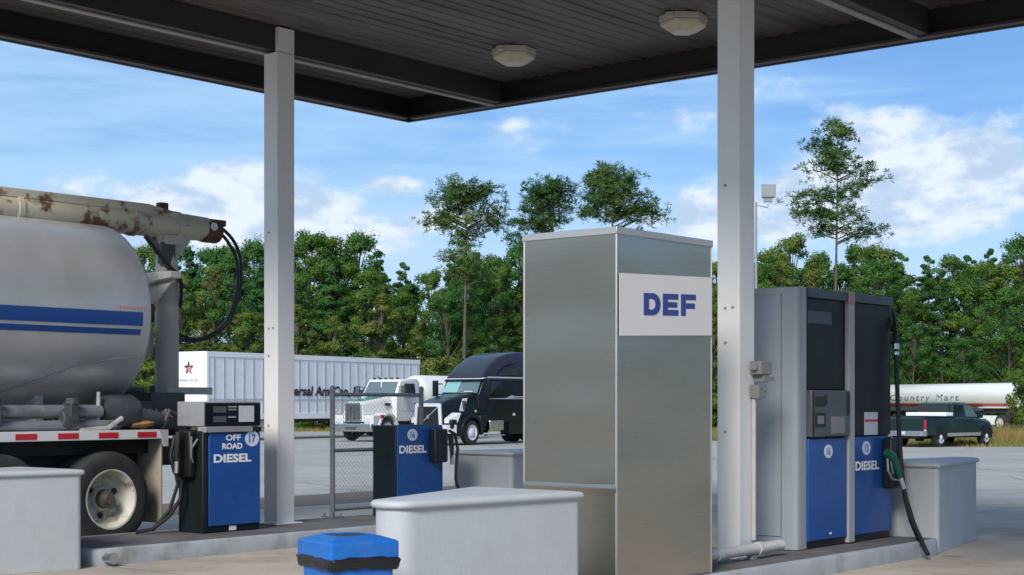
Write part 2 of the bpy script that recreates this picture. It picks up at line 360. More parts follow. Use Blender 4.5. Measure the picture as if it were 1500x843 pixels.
# ------------------------------------------------------------------ world and light
SUN_EL, SUN_AZ = R(35), R(198)                 # azimuth clockwise from +Y
def make_world():
    w = bpy.data.worlds.new('World'); scene.world = w; w.use_nodes = True
    N = w.node_tree.nodes; L = w.node_tree.links; bg = N['Background']; bg.inputs['Strength'].default_value = 0.066
    sky = N.new('ShaderNodeTexSky'); sky.sky_type = 'NISHITA'; sky.sun_disc = False
    sky.sun_elevation = SUN_EL; sky.sun_rotation = SUN_AZ; sky.air_density = 1.0; sky.dust_density = 0.6; sky.ozone_density = 1.6
    tc = N.new('ShaderNodeTexCoord'); sp = N.new('ShaderNodeSeparateXYZ'); L.new(tc.outputs['Generated'], sp.inputs[0])
    def math_(op, a, b=None, c=None):
        n = N.new('ShaderNodeMath'); n.operation = op
        for i, x in enumerate((a,b,c)):
            if x is None: continue
            if isinstance(x, (int,float)): n.inputs[i].default_value = x
            else: L.new(x, n.inputs[i])
        return n.outputs[0]
    az = math_('ARCTAN2', sp.outputs[0], sp.outputs[1]); el = math_('ARCSINE', sp.outputs[2])
    def noise(sc, detail, stretch, off):
        mp = N.new('ShaderNodeMapping'); mp.inputs['Scale'].default_value = stretch; mp.inputs['Location'].default_value = off
        L.new(tc.outputs['Generated'], mp.inputs[0])
        n = N.new('ShaderNodeTexNoise'); n.inputs['Scale'].default_value = sc; n.inputs['Detail'].default_value = detail; n.inputs['Roughness'].default_value = 0.58
        L.new(mp.outputs[0], n.inputs['Vector']); return n.outputs['Fac']
    def blob(x, y, rx, ry, k=1.0):
        a0 = math.atan((x-CX)/F); e0 = math.atan((HY-y)/F*math.cos(a0))
        d1 = math_('DIVIDE', math_('SUBTRACT', az, a0), rx/F); d2 = math_('DIVIDE', math_('SUBTRACT', el, e0), ry/F)
        q = math_('ADD', math_('MULTIPLY', d1, d1), math_('MULTIPLY', d2, d2))
        return math_('MULTIPLY', math_('POWER', 2.718, math_('MULTIPLY', q, -1.0)), k)
    def total(lst):
        t = lst[0]
        for b in lst[1:]: t = math_('ADD', t, b)
        return t
    def sstep(v, lo, hi, to=1.0):
        mr = N.new('ShaderNodeMapRange'); mr.interpolation_type = 'SMOOTHSTEP'; L.new(v, mr.inputs[0])
        mr.inputs[1].default_value = lo; mr.inputs[2].default_value = hi; mr.inputs[4].default_value = to; return mr.outputs[0]
    puff = noise(34, 7, (1,1,1.7), (0.3,0.1,0.2)); puff = math_('SUBTRACT', puff, 0.5)
    wisp = noise(9, 6, (1,1,7), (2.1,0.4,0.9)); wisp = math_('SUBTRACT', wisp, 0.5)
    blobs = total([blob(330,290,75,58,1.15), blob(235,318,110,50,.95), blob(440,315,85,52,1.1), blob(588,272,50,15,1.0), blob(540,345,130,36,.7),
                   blob(760,195,60,36,.7), blob(1275,185,85,38,.85), blob(1390,250,180,50,.85), blob(1200,290,140,60,.75), blob(1015,325,80,50,.85),
                   blob(100,310,160,50,.55), blob(1010,170,110,34,.55), blob(640,320,60,25,.55), blob(1330,320,220,45,.7), blob(1120,130,60,26,.5), blob(1460,200,70,40,.6)])
    # the sky outside the picture carries scattered clouds too
    wide = sstep(noise(3.2, 6, (1,1,1.8), (7.7,3.1,1.2)), 0.50, 0.66)
    out = sstep(math_('ABSOLUTE', az), 0.42, 0.6)
    hi = sstep(el, 0.30, 0.45)
    away = math_('MAXIMUM', out, hi)
    core = sstep(math_('ADD', blobs, math_('MULTIPLY', puff, 1.5)), 0.30, 0.95)
    veil = sstep(math_('ADD', math_('ADD', math_('MULTIPLY', blobs, 0.25), wisp), math_('MULTIPLY', az, -0.7)), -0.25, 0.35, 0.75)
    haze = sstep(el, 0.17, 0.04, 0.8)
    mask = math_('MAXIMUM', core, math_('MULTIPLY', wide, away))
    # clouds have grey bases and bright tops of their own density
    shade = sstep(math_('ADD', noise(24, 6, (1,1,2.2), (5.3,1.7,0.6)), math_('MULTIPLY', puff, 0.5)), 0.36, 0.62)
    cc = N.new('ShaderNodeMix'); cc.data_type = 'RGBA'; L.new(shade, cc.inputs['Factor'])
    cc.inputs['A'].default_value = (*CLOUD_LO,1); cc.inputs['B'].default_value = (*CLOUD_HI,1)
    tint = N.new('ShaderNodeMix'); tint.data_type = 'RGBA'; tint.blend_type = 'MULTIPLY'; tint.inputs['Factor'].default_value = 1
    L.new(sky.outputs[0], tint.inputs['A']); tint.inputs['B'].default_value = (*SKY_TINT,1)
    def mix(f, A, B):
        x = N.new('ShaderNodeMix'); x.data_type = 'RGBA'; L.new(f, x.inputs['Factor']); L.new(A, x.inputs['A'])
        if isinstance(B, tuple): x.inputs['B'].default_value = (*B,1)
        else: L.new(B, x.inputs['B'])
        return x.outputs['Result']
    c = mix(veil, tint.outputs['Result'], VEIL)
    c = mix(haze, c, HAZE)
    c = mix(math_('MULTIPLY', mask, 0.93), c, cc.outputs['Result'])
    L.new(c, bg.inputs['Color'])
SKY_TINT = (0.42,0.57,0.77); VEIL = (2.9,4.5,6.3); HAZE = (3.6,4.8,6.1); CLOUD_LO = (3.2,4.1,5.4); CLOUD_HI = (5.3,5.8,6.4)
make_world()
sl = bpy.data.lights.new('sun', 'SUN'); sl.energy = 1.5; sl.angle = R(20); sl.color = (1.0,0.95,0.87)
so = bpy.data.objects.new('sun', sl); col.objects.link(so)
sd = Vector((math.sin(SUN_AZ)*math.cos(SUN_EL), math.cos(SUN_AZ)*math.cos(SUN_EL), math.sin(SUN_EL)))
so.rotation_euler = (-sd).to_track_quat('-Z','Y').to_euler(); so.location = sd*60

cam = bpy.data.cameras.new('camera'); co = bpy.data.objects.new('camera', cam); col.objects.link(co); scene.camera = co
co.location = (0,0,H); co.rotation_euler = (R(90),0,0)
cam.sensor_width = 36; cam.lens = 36*F/1500; cam.shift_y = (HY-421.5)/1500; cam.clip_start = 0.1; cam.clip_end = 3000
scene.view_settings.view_transform = 'Standard'; scene.view_settings.look = 'None'; scene.view_settings.exposure = 1.32; scene.view_settings.gamma = 1
scene.cycles.max_bounces = 6; scene.cycles.diffuse_bounces = 3; scene.cycles.glossy_bounces = 3; scene.cycles.transparent_max_bounces = 4
scene.cycles.use_denoising = True

# ------------------------------------------------------------------ ground
def ybound(x):
    pts = [(-300,98),(2,97),(12,64.5),(30,63),(300,60)]
    for (x0,y0),(x1,y1) in zip(pts, pts[1:]):
        if x0 <= x <= x1: return y0+(y1-y0)*(x-x0)/(x1-x0)
    return 62
g = MB(); ys = [-700,-60,31,39,47,55,63,80,100,140,400,2500]
for x0, x1 in ((-2500,-300),(-300,-60),(-60,0),(0,60),(60,300),(300,2500)):
    for y0, y1 in zip(ys, ys[1:]):
        g.quad((x0,y0,gz(y0)-.03),(x1,y0,gz(y0)-.03),(x1,y1,gz(y1)-.03),(x0,y1,gz(y1)-.03))
tag(g.build('ground', 'soil', smooth=0, recalc=False), kind='structure')
g = MB(); n = 14
xs = [-90+180*i/60 for i in range(61)]
for x0, x1 in zip(xs, xs[1:]):
    for k in range(n):
        def Y(x, k): 
            yb = ybound(x) + 0.5*math.sin(x*0.9)+0.3*math.sin(x*2.3)
            return -50 if k == 0 else 31+(yb-31)*(k-1)/(n-1)
        p = [(x0,Y(x0,k)),(x1,Y(x1,k)),(x1,Y(x1,k+1)),(x0,Y(x0,k+1))]
        g.quad(*[(x,y,gz(y)-0.002) for x,y in p])
tag(g.build('asphalt_lot', 'asphalt', smooth=0, recalc=False), kind='structure')
g = MB(); a0, a1, b0, b1 = -22, 24.6, -24, 17.7
g.quad(*[(a,b,0.004) for a,b in ((a0,b0),(a1,b0),(a1,b1),(a0,b1))])
o = g.build('concrete_apron', 'apron', smooth=0, recalc=False); o.rotation_euler.z = TH; tag(o, kind='structure')
g = MB(); g.quad(*[(a,b,0.004) for a,b in ((-22,17.703),(24.6,17.703),(24.6,19.9),(-22,19.9))])
o = g.build('brown_ground_strip', 'strip', smooth=0, recalc=False); o.rotation_euler.z = TH; tag(o, kind='structure')
g = MB()
for (x, y, L_, w, ang) in ((10.8,33.0,3.2,0.12,80),(14.6,36.8,3.2,0.12,80),(-9,52,4,0.12,30),(-14,44,4,0.12,30)):
    c, s_ = math.cos(R(ang)), math.sin(R(ang)); dx, dy = c*L_/2, s_*L_/2; nx, ny = -s_*w/2, c*w/2
    g.quad(*[(px,py,gz(py)+0.006) for px,py in ((x-dx-nx,y-dy-ny),(x+dx-nx,y+dy-ny),(x+dx+nx,y+dy+ny),(x-dx+nx,y-dy+ny))])
tag(g.build('parking_marking', 'paint', smooth=0, recalc=False), kind='structure')

# ------------------------------------------------------------------ pump islands
def island(label, a0, a1, b0, b1, drain):
    t = ST('pump_island', label, 'pump island', a0, (b0+b1)/2, 0, 'raised pump islands')
    pl = roundpoly([(a0,b0),(a1,b0),(a1,b1),(a0,b1)], 0.22)
    ins = roundpoly([(a0+.06,b0+.06),(a1-.06,b0+.06),(a1-.06,b1-.06),(a0+.06,b1-.06)], 0.17)
    t.part('slab', MB().prism(ins, 'z', 0.01, 0.168), 'island_top', smooth=30)
    k = MB(); n = len(pl)
    secs = [[(x,y,z) for x,y in q] for q, z in ((pl,0.0),(pl,0.15),(roundpoly([(a0+.02,b0+.02),(a1-.02,b0+.02),(a1-.02,b1-.02),(a0+.02,b1-.02)],0.2),0.172),(ins,0.172),(ins,0.10))]
    k.loft(secs, 0, cap=False)
    t.part('steel_kerb', k, 'island_side', smooth=50)
    if drain:
        d = MB(); d.tube([(a0+.14,b0-.01,0.085),(a0+.14,b0-.13,0.085)], 0.045, 12); d.tube([(a0+.14,b0-.125,0.085),(a0+.14,b0-.145,0.085)], 0.055, 12)
        t.part('drain_pipe', d, 'silver')
    return t
island('grey steel kerbed island under the off road pump and left canopy post', 9.06, 15.55, 12.75, 14.15, True)
island('grey steel kerbed island under the steel DEF cabinet and tall dispenser', 9.06, 15.55, 6.95, 8.15, False)

def barrier(label, a, b, flip, off=0.0, ln=1.93):
    t = ST('island_barrier', label, 'barrier', a, b, 0, 'grey barriers capping the island ends')
    sg = -1 if flip else 1
    def plan(e): 
        pts = [(0+e,-.52-e),(0+e,.52+e),(-ln-e,.14+off+e),(-ln-e,-.14+off-e)]
        return [(a+sg*x, b+y) for x,y in pts]
    rr = [0.07,0.07,0.16,0.16]
    t.part('body', MB().prism(roundpoly(plan(0), rr, 8), 'z', 0.006, 0.905), 'barrier', smooth=40)
    cap = MB(); secs = []
    for e, z in ((0.0,0.905),(0.022,0.908),(0.03,0.925),(0.028,0.942),(0.015,0.955),(-0.05,0.962)):
        secs.append([(x,y,z) for x,y in roundpoly(plan(e), rr, 8)])
    cap.loft(secs); t.part('rounded_cap', cap, 'barrier', smooth=60)
    return t
barrier('pale grey barrier at the left edge, in front of the tank truck wheel', 8.9, 13.2, False)
barrier('pale grey barrier with blue trash can at its end, before the steel cabinet', 9.0, 7.3, False, -.18, 1.68)
barrier('grey barrier right of pump 15 with a black hose hanging before it', 15.6, 7.55, True)
barrier('grey barrier right of pump 16, below the black semi truck', 15.62, 13.42, True)

# ------------------------------------------------------------------ canopy
CZ = 5.7; ca0, ca1, cb0, cb1 = 8.3, 16.66, -0.9, 15.73
can = ST('canopy', 'flat station canopy with dark fascia and ribbed metal underside on pale posts', 'canopy', 12.46, 7.4, 0)
dk = MB()
b = cb0+0.12
while b < cb1-0.12:                       # ribs run along the islands
    w = 0.20
    dk.quad((ca0+.1,b,6.038),(ca1-.1,b,6.038),(ca1-.1,b+.075,6.038),(ca0+.1,b+.075,6.038))
    dk.quad((ca0+.1,b+.075,6.038),(ca1-.1,b+.075,6.038),(ca1-.1,b+.095,6.025),(ca0+.1,b+.095,6.025))
    dk.quad((ca0+.1,b+.095,6.025),(ca1-.1,b+.095,6.025),(ca1-.1,b+.18,6.025),(ca0+.1,b+.18,6.025))
    dk.quad((ca0+.1,b+.18,6.025),(ca1-.1,b+.18,6.025),(ca1-.1,b+.20,6.038),(ca0+.1,b+.20,6.038))
    b += w
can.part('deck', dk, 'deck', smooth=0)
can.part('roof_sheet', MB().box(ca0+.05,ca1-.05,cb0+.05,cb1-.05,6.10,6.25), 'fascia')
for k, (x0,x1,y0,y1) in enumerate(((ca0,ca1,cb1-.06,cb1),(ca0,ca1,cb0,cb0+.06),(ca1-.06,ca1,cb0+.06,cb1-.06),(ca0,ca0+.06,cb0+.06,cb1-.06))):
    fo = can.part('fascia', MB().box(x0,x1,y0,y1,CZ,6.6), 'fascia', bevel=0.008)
    e = 0.13                               # inner channel and its turned-in lip, seen from below
    lip = MB()
    if x1-x0 > 1: 
        yy = (y0-e, y0-.003) if k == 0 else (y1+.003, y1+e)
        lip.box(ca0+.2,ca1-.2,yy[0],yy[1],CZ+.012,CZ+.045)
    else:
        xx = (x0-e, x0-.003) if k == 2 else (x1+.003, x1+e)
        lip.box(xx[0],xx[1],cb0+.2,cb1-.2,CZ+.012,CZ+.045)
    can.part('ledge', lip, 'ledge', parent=fo)
for bb in (13.74, 7.48, 1.22):
    bm = MB(); y0 = bb+.06
    bm.box(ca0+.22,ca1-.2,y0,y0+.2,CZ+.03,6.02,0)
    o = can.part('beam', bm, 'beam', bevel=0.004)
    can.part('flange', MB().box(ca0+.2,ca1-.19,y0+.13,y0+.225,CZ+.012,CZ+.028), 'flange', parent=o)
    # post: boxed column with a face plate
    p = MB(); p.box(12.32,12.59,bb,bb+.24,0.172,CZ+.016)
    po = can.part('post', p, 'post', bevel=0.012, seg=3)
    can.part('face_plate', MB().box(12.33,12.58,bb-.004,bb+.05,CZ+.02,6.0), 'post', parent=po)
    bp = MB(); bp.box(12.25,12.66,bb-.07,bb+.31,0.170,0.186)
    can.part('base_plate', bp, 'post', parent=po, bevel=0.004)
    for (aa, zz, f) in ((12.318,1.33,0),(12.318,2.15,0),(12.318,2.47,0),(12.318,2.475,1),(12.318,3.6,0)):
        can.part('bolt', MB().lathe([(0.013,-0.006),(0.013,0.002)], (aa, bb+.15-.08*f, zz), 'x', 8), 'headgrey', parent=po)

def ceiling_light(a, b, label):
    t = ST('ceiling_light', label, 'ceiling light', a, b, 6.02, 'canopy ceiling lights')
    h = MB(); hexa = [(a+.28*math.cos(R(60*i+12)), b+.28*math.sin(R(60*i+12))) for i in range(6)]
    ln = [(a+.15*math.cos(R(60*i+12)), b+.15*math.sin(R(60*i+12))) for i in range(6)]
    h.loft([[(x,y,6.022) for x,y in hexa],[(x,y,5.95) for x,y in hexa]])
    h.box(a-.30,a-.2,b-.05,b+.05,5.96,6.02)
    t.part('housing', h, 'lamp_house', smooth=0, bevel=0.01)
    l = MB(); l.loft([[(x*.97+a*.03,y*.97+b*.03,5.948) for x,y in hexa],[(x*.94+a*.06,y*.94+b*.06,5.90) for x,y in hexa],[(x,y,5.83) for x,y in ln]])
    t.part('lens', l, 'lamp_lens', smooth=0, bevel=0.012)
ceiling_light(15.05, 12.4, 'cream hexagonal canopy light, farther one, left of the right post')
ceiling_light(15.0, 9.85, 'cream hexagonal canopy light, nearer one, close beside the right post')

# ------------------------------------------------------------------ DEF cabinet
c = ST('storage_cabinet', 'tall brushed steel cabinet with a white DEF sign on its front', 'cabinet', 10.48, 7.5, 0.17)
x0,x1,y0,y1,z0,z1 = 9.8,11.16,7.05,7.97,0.17,2.96
c.part('body', MB().box(x0+.02,x1-.02,y0+.02,y1-.02,z0,z1-.02), 'frame')
def sheet(fn, nu, nv):                        # slightly buckled thin sheet panel, as a grid with a little thickness
    mb = MB(); vs = []
    for j in range(nv+1):
        for i in range(nu+1): vs.append(fn(i/nu, j/nv))
    mb.add(vs, [(j*(nu+1)+i, j*(nu+1)+i+1, (j+1)*(nu+1)+i+1, (j+1)*(nu+1)+i) for j in range(nv) for i in range(nu)])
    return mb
def dent(u, v, k): return 0.006*math.sin(3.1*u+k)*math.sin(5.2*v+1.7*k)*math.sin(math.pi*u)
SEAM = 0.965
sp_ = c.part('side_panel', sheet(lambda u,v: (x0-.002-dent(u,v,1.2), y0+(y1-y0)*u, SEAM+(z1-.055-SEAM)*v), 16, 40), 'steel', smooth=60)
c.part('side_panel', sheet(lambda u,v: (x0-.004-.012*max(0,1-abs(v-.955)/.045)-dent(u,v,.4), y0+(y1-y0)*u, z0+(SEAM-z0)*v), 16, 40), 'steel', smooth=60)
c.part('front_panel', sheet(lambda u,v: (x0+(x1-x0)*u, y0-.002-dent(u,v,2.2), z0+(z1-.055-z0)*v), 20, 50), 'steel_lit', smooth=60)
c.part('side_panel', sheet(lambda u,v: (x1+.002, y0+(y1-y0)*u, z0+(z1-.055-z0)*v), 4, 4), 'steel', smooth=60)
c.part('back_panel', sheet(lambda u,v: (x0+(x1-x0)*u, y1+.002, z0+(z1-.055-z0)*v), 4, 4), 'steel_lit', smooth=60)
tr = MB(); tr.box(x0-.012,x1+.012,y0-.012,y1+.012,z1-.055,z1)
c.part('top_trim', tr, 'trim', bevel=0.004)
cs = MB(); cs.box(x0-.007,x0+.009,y0-.007,y0+.009,z0,z1-.056); cs.box(x0-.006,x0+.004,y1-.010,y1+.006,z0,z1-.056); cs.box(x1-.009,x1+.004,y0-.007,y0+.008,z0,z1-.056)
c.part('corner_strip', cs, 'trim', bevel=0.002)
rv = MB(); z = 0.45
while z < 2.9:
    rv.lathe([(0.006,-.004),(0.004,.003)], (x0-.004, y0+.03, z), 'x', 8); rv.lathe([(0.006,-.004),(0.004,.003)], (x0-.004, y1-.03, z), 'x', 8); z += 0.31
c.part('rivet', rv, 'steel')
sg = MB(); sy = y0-.0125
q = [(x0+.018,2.117),(x1-.012,2.163),(x1-.012,2.648),(x0+.018,2.602)]
sg.prism(q, 'y', sy-.003, sy)
sgo = c.part('sign', sg, 'sign', smooth=0)
# D E F drawn as heavy block letters
lt = MB(); sl_ = 0.0335
def zz(a, z): return z + (a-10.52)*sl_*1.0
def lp(poly):
    lt.prism([(a, zz(a, z)) for a, z in poly], 'y', sy-.0055, sy-.0032)
A0, Z0, Z1 = 10.145, 2.302, 2.478; w = 0.235; st = 0.072; hz = 0.046
def arc(cx, cz, rx, rz, n=12): return [(cx+rx*math.cos(R(-90+180*i/n)), cz+rz*math.sin(R(-90+180*i/n))) for i in range(n+1)]
zm = (Z0+Z1)/2
oa = arc(A0+.13, zm, w-.13, (Z1-Z0)/2); ia = arc(A0+.115, zm, w-.115-st, (Z1-Z0)/2-hz)
outer = [(A0+st,Z0)]+oa+[(A0+st,Z1)]; inner = [(A0+st,Z0+hz)]+ia+[(A0+st,Z1-hz)]
lp([(A0,Z0),(A0+st,Z0),(A0+st,Z1),(A0,Z1)])
for i in range(len(outer)-1): lp([outer[i],outer[i+1],inner[i+1],inner[i]])
for X, foot in ((A0+.268,True),(A0+.53,False)):
    ww = 0.222
    lp([(X,Z0),(X+st,Z0),(X+st,Z1),(X,Z1)])
    lp([(X+st,Z1-hz),(X+ww,Z1-hz),(X+ww,Z1),(X+st,Z1)])
    zc = zm if foot else zm-.006
    lp([(X+st,zc-.023),(X+ww-.014,zc-.023),(X+ww-.014,zc+.021),(X+st,zc+.021)])
    if foot: lp([(X+st,Z0),(X+ww+.004,Z0),(X+ww+.004,Z0+hz),(X+st,Z0+hz)])
c.part('lettering', lt, 'navy', parent=sgo, smooth=0)

# ------------------------------------------------------------------ diesel pumps
def number_badge(t, par, x, y, z, r, num, inkm='blue', rx=None):
    d = MB(); d.prism([(x+u*(rx or r)/r, z+v) for u, v in disc(r)], 'y', y-.004, y)
    o = t.part('number_badge', d, 'discink', parent=par, smooth=0)
    text_mesh(num, r*1.05, r*1.05, (x,y-.004,z), (1,0,0), (0,0,1), 'lettering', inkm, o, t.origin, bold=0.015)
    return o
def nozzle(t, par, p, sx, s=1.0, body='green'):
    # handle lies along local x/z, spout tucked into its boot
    n = MB(); x,y,z = p
    n.tube([(x,y,z+.10*s),(x+sx*.05,y,z+.05*s),(x+sx*.10,y,z-.02*s),(x+sx*.115,y,z-.10*s)], [.030,.036,.032,.022], 10)
    n.tube([(x+sx*.01,y-.01,z+.04*s),(x-sx*.02,y-.015,z-.05*s),(x+sx*.04,y-.012,z-.12*s),(x+sx*.11,y,z-.11*s)], .010, 6)
    o = t.part('nozzle', n, body, parent=par)
    f = MB(); f.tube([(x+sx*.115,y,z-.10*s),(x+sx*.14,y,z-.18*s)], .026, 10)
    t.part('fitting', f, 'silver', parent=o)
    return o

# pump 17
p = ST('fuel_pump', 'blue off road diesel pump 17 with a grey display head', 'fuel pump', 11.36, 13.63, 0.17, 'low diesel pumps')
X0,X1,Y0,Y1 = 10.96,11.77,13.42,13.85
bd = p.part('body', MB().box(X0,X1,Y0,Y1,0.172,1.30), 'pumpdark', bevel=0.012)
p.part('side_column', MB().box(X0-.012,X0+.06,Y0-.006,Y0+.09,0.175,1.27), 'black', bevel=0.012)
dr = p.part('door', MB().box(X0+.065,X1-.012,Y0-.02,Y0-.002,0.245,1.265), 'blue', bevel=0.006)
ld = p.part('ledge', MB().box(X0,X1-.14,Y0-.045,Y0+.1,1.272,1.335), 'headgrey', bevel=0.006)
p.part('ledge_end', MB().box(X1-.135,X1,Y0-.03,Y0+.1,1.275,1.33), 'black', bevel=0.006)
hd = p.part('head', MB().box(X0-.01,X1,Y0-.01,Y1+.01,1.337,1.612), 'headgrey', bevel=0.012)
fr = p.part('display_panel', MB().box(X0+.01,X1-.012,Y0-.024,Y0-.012,1.345,1.595), 'panelblack', parent=hd, bevel=0.004)
gp = MB()
for (u0,u1,w0,w1) in ((.12,.30,1.49,1.56),(.12,.30,1.385,1.45)): gp.box(X0+u0,X0+u1,Y0-.0275,Y0-.0245,w0,w1)
p.part('readout', gp, 'instr', parent=hd)
tg = MB()
for (u0,u1,w0,w1) in ((.33,.45,1.545,1.562),(.33,.45,1.515,1.53),(.33,.44,1.43,1.45)): tg.box(X0+u0,X0+u1,Y0-.027,Y0-.0245,w0,w1)
p.part('price_tag', tg, 'headgrey', parent=hd)
p.part('notice', MB().box(X0+.48,X0+.70,Y0-.027,Y0-.0245,1.385,1.565), 'palepaper', parent=hd)
for s_, w_, h_, cx, cz in (('OFF',.215,.068,11.365,1.212),('ROAD',.29,.068,11.35,1.118),('DIESEL',.54,.095,11.355,0.985)):
    text_mesh(s_, w_, h_, (cx,Y0-.02,cz), (1,0,0), (0,0,1), 'lettering', 'white', dr, p.origin, bold=0.035)
number_badge(p, dr, 11.635, Y0-.0205, 1.195, .088, '17', rx=.10)
p.part('sticker', MB().box(11.32,11.42,Y0-.004,Y0-.001,0.185,0.235), 'white')
# nozzle and holder on its left side
bt = p.part('nozzle_boot', MB().box(X0-.09,X0-.003,Y0+.12,Y0+.34,0.78,1.29), 'black', bevel=0.02)
brk = MB(); brk.tube([(X0-.07,Y0+.10,1.20),(X0-.10,Y0+.08,1.23),(X0-.10,Y0+.08,1.0),(X0-.06,Y0+.1,0.95)], .012, 6); brk.tube([(X0-.10,Y0+.08,1.1),(X0-.03,Y0+.06,1.2)], .012, 6)
p.part('bracket', brk, 'galv')
nozzle(p, None, (X0-.18,Y0+.2,1.12), -0.2, 1.6, 'rubber')
hs = MB(); hs.tube([(X0-.13,Y0+.22,1.25),(X0-.20,Y0+.25,1.22),(X0-.24,Y0+.26,1.02),(X0-.2,Y0+.25,.85),(X0-.12,Y0+.22,.74),(X0-.13,Y0+.23,.55),(X0-.22,Y0+.3,.36),(X0-.36,Y0+.42,.22),(X0-.52,Y0+.5,.192)], .022, 8)
hs.tube([(X0-.10,Y0+.3,1.27),(X0-.14,Y0+.34,1.0),(X0-.11,Y0+.3,.7),(X0-.2,Y0+.33,.42),(X0-.3,Y0+.5,.2)], .020, 8)
p.part('hose', hs, 'rubber')

# pump 16 on the same island
p = ST('fuel_pump', 'low blue diesel pump 16 with black nozzle boot, in front of chain link fence', 'fuel pump', 14.4, 13.62, 0.17, 'low diesel pumps')
X0,X1,Y0,Y1 = 13.98,14.84,13.42,13.82
p.part('body', MB().box(X0,X1,Y0,Y1,0.172,1.315), 'pumpdark', bevel=0.012)
dr = p.part('door', MB().box(X0+.012,X1-.012,Y0-.02,Y0-.002,0.245,1.305), 'blue', bevel=0.006)
text_mesh('DIESEL', .50, .10, (14.27,Y0-.02,1.015), (1,0,0), (0,0,1), 'lettering', 'white', dr, p.origin, bold=0.035)
number_badge(p, dr, 14.26, Y0-.0205, 1.195, .075, '16', rx=.09)
p.part('nozzle_boot', MB().box(14.56,14.80,Y0-.14,Y0-.021,0.84,1.265), 'black', bevel=0.02)
nozzle(p, None, (14.86,Y0-.12,1.06), 0.25, 1.4, 'rubber')
hs = MB(); hs.tube([(14.86,Y0-.1,1.24),(14.95,Y0-.12,1.2),(14.98,Y0-.14,1.0),(14.95,Y0-.14,.8),(14.93,Y0-.15,.62),(15.0,Y0-.16,.42),(15.06,Y0-.17,.24),(15.2,Y0-.12,.195),(15.35,Y0+.05,.195)], .020, 8)
p.part('hose', hs, 'rubber')

# tall double dispenser
p = ST('fuel_dispenser', 'tall grey and black twin dispenser with two blue doors beside the right post', 'fuel dispenser', 14.4, 7.75, 0.17)
Y0, Y1 = 7.45, 8.12; ZT = 2.72
en = MB(); en.prism(roundpoly([(13.33,Y0),(13.52,Y0),(13.52,Y1),(13.33,Y1)], [.05,.01,.01,.05], 4), 'z', .172, ZT)
ep = p.part('end_column', en, 'pumpgrey', smooth=40, bevel=0.006)
sm = MB(); sm.box(13.322,13.331,Y0+.17,Y0+.172,0.2,2.66); sm.box(13.322,13.331,Y0+.17,Y0+.42,2.09,2.094); sm.box(13.40,13.404,Y0-.004,Y0+.001,.2,2.7)
p.part('panel_seam', sm, 'greyplastic', parent=ep)
p.part('side_cover', MB().box(13.318,13.329,Y0+.175,Y0+.50,0.3,2.65), 'pumpgrey', parent=ep, bevel=0.003)
p.part('frame', MB().box(13.525,15.34,Y0+.03,Y1,.172,2.66), 'pumpdark', bevel=0.006)
cp = MB(); cp.box(13.525,15.36,Y0-.02,Y1+.02,2.625,2.715)
p.part('cap', cp, 'capblue', bevel=0.008)
pi_ = p.part('pillar', MB().box(14.335,14.465,Y0-.03,Y0+.1,.18,2.60), 'pillar', bevel=0.008)
p.part('pillar_top', MB().box(14.333,14.467,Y0-.032,Y0+.1,2.60,2.725), 'pillarpink', parent=pi_, bevel=0.004)
p.part('upper_panel', MB().box(13.545,14.325,Y0+.008,Y0+.028,1.73,2.62), 'panelblack', bevel=0.004)
p.part('upper_panel', MB().box(14.475,15.335,Y0+.002,Y0+.028,1.262,2.62), 'panelblack', bevel=0.004)
p.part('name_plate', MB().box(13.545,14.03,Y0+.001,Y0+.007,2.375,2.50), 'capblue', bevel=0.002)
ip = p.part('instrument_panel', MB().box(13.53,14.33,Y0-.05,Y0+.02,1.262,1.722), 'instr', bevel=0.012)
for nm, (u0,u1,w0,w1) in (('display',(13.60,13.78,1.56,1.66)),('keypad',(13.60,13.80,1.36,1.50)),('handle',(13.79,13.83,1.57,1.68)),('edge_strip',(14.25,14.31,1.47,1.70)),('edge_strip',(13.54,13.57,1.28,1.70))): p.part(nm, MB().box(u0,u1,Y0-.056,Y0-.051,w0,w1), 'black', parent=ip, bevel=0.002)
p.part('key_panel', MB().box(13.63,13.76,Y0-.0585,Y0-.0565,1.39,1.47), 'greyplastic', parent=ip)
p.part('card_reader', MB().box(13.92,14.2,Y0-.054,Y0-.051,1.29,1.46), 'greyplastic', parent=ip)
d1 = p.part('door', MB().box(13.53,14.325,Y0-.012,Y0+.018,0.245,1.245), 'blue', bevel=0.006)
d2 = p.part('door', MB().box(14.475,15.335,Y0-.012,Y0+.018,0.245,1.245), 'blue', bevel=0.006)
p.part('kick_plate', MB().box(13.53,15.33,Y0+.015,Y0+.028,0.175,0.24), 'black')
number_badge(p, d1, 13.93, Y0-.0125, 1.115, .068, '16', rx=.085)
number_badge(p, d2, 14.75, Y0-.0125, 1.13, .072, '15', rx=.09)
text_mesh('DIESEL', .53, .095, (14.77,Y0-.012,0.95), (1,0,0), (0,0,1), 'lettering', 'white', d2, p.origin, bold=0.035)
ls = MB(); ls.box(13.96,14.0,Y0-.0145,Y0-.0125,.29,.31); p.part('keyhole', ls, 'white', parent=d1)
sk = p.part('sticker', MB().box(14.73,15.03,Y0-.001,Y0+.0015,1.265,1.50), 'palepaper')
p.part('sticker_band', MB().box(14.735,15.025,Y0-.0025,Y0-.0011,1.40,1.425), 'red', parent=sk)
p.part('nozzle_boot', MB().box(15.10,15.36,Y0-.13,Y0-.014,0.70,1.225), 'black', bevel=0.02)
nz = MB(); q0 = PB(1299,662,7.27); q1 = PB(1312,680,7.24); q2 = PB(1319,700,7.22); q3 = PB(1324,716,7.2)
nz.tube([q0, q0.lerp(q1,.5)+Vector((0,0,.02)), q1, q2], [.04,.052,.045,.028], 10)
no = p.part('nozzle', nz, 'green')
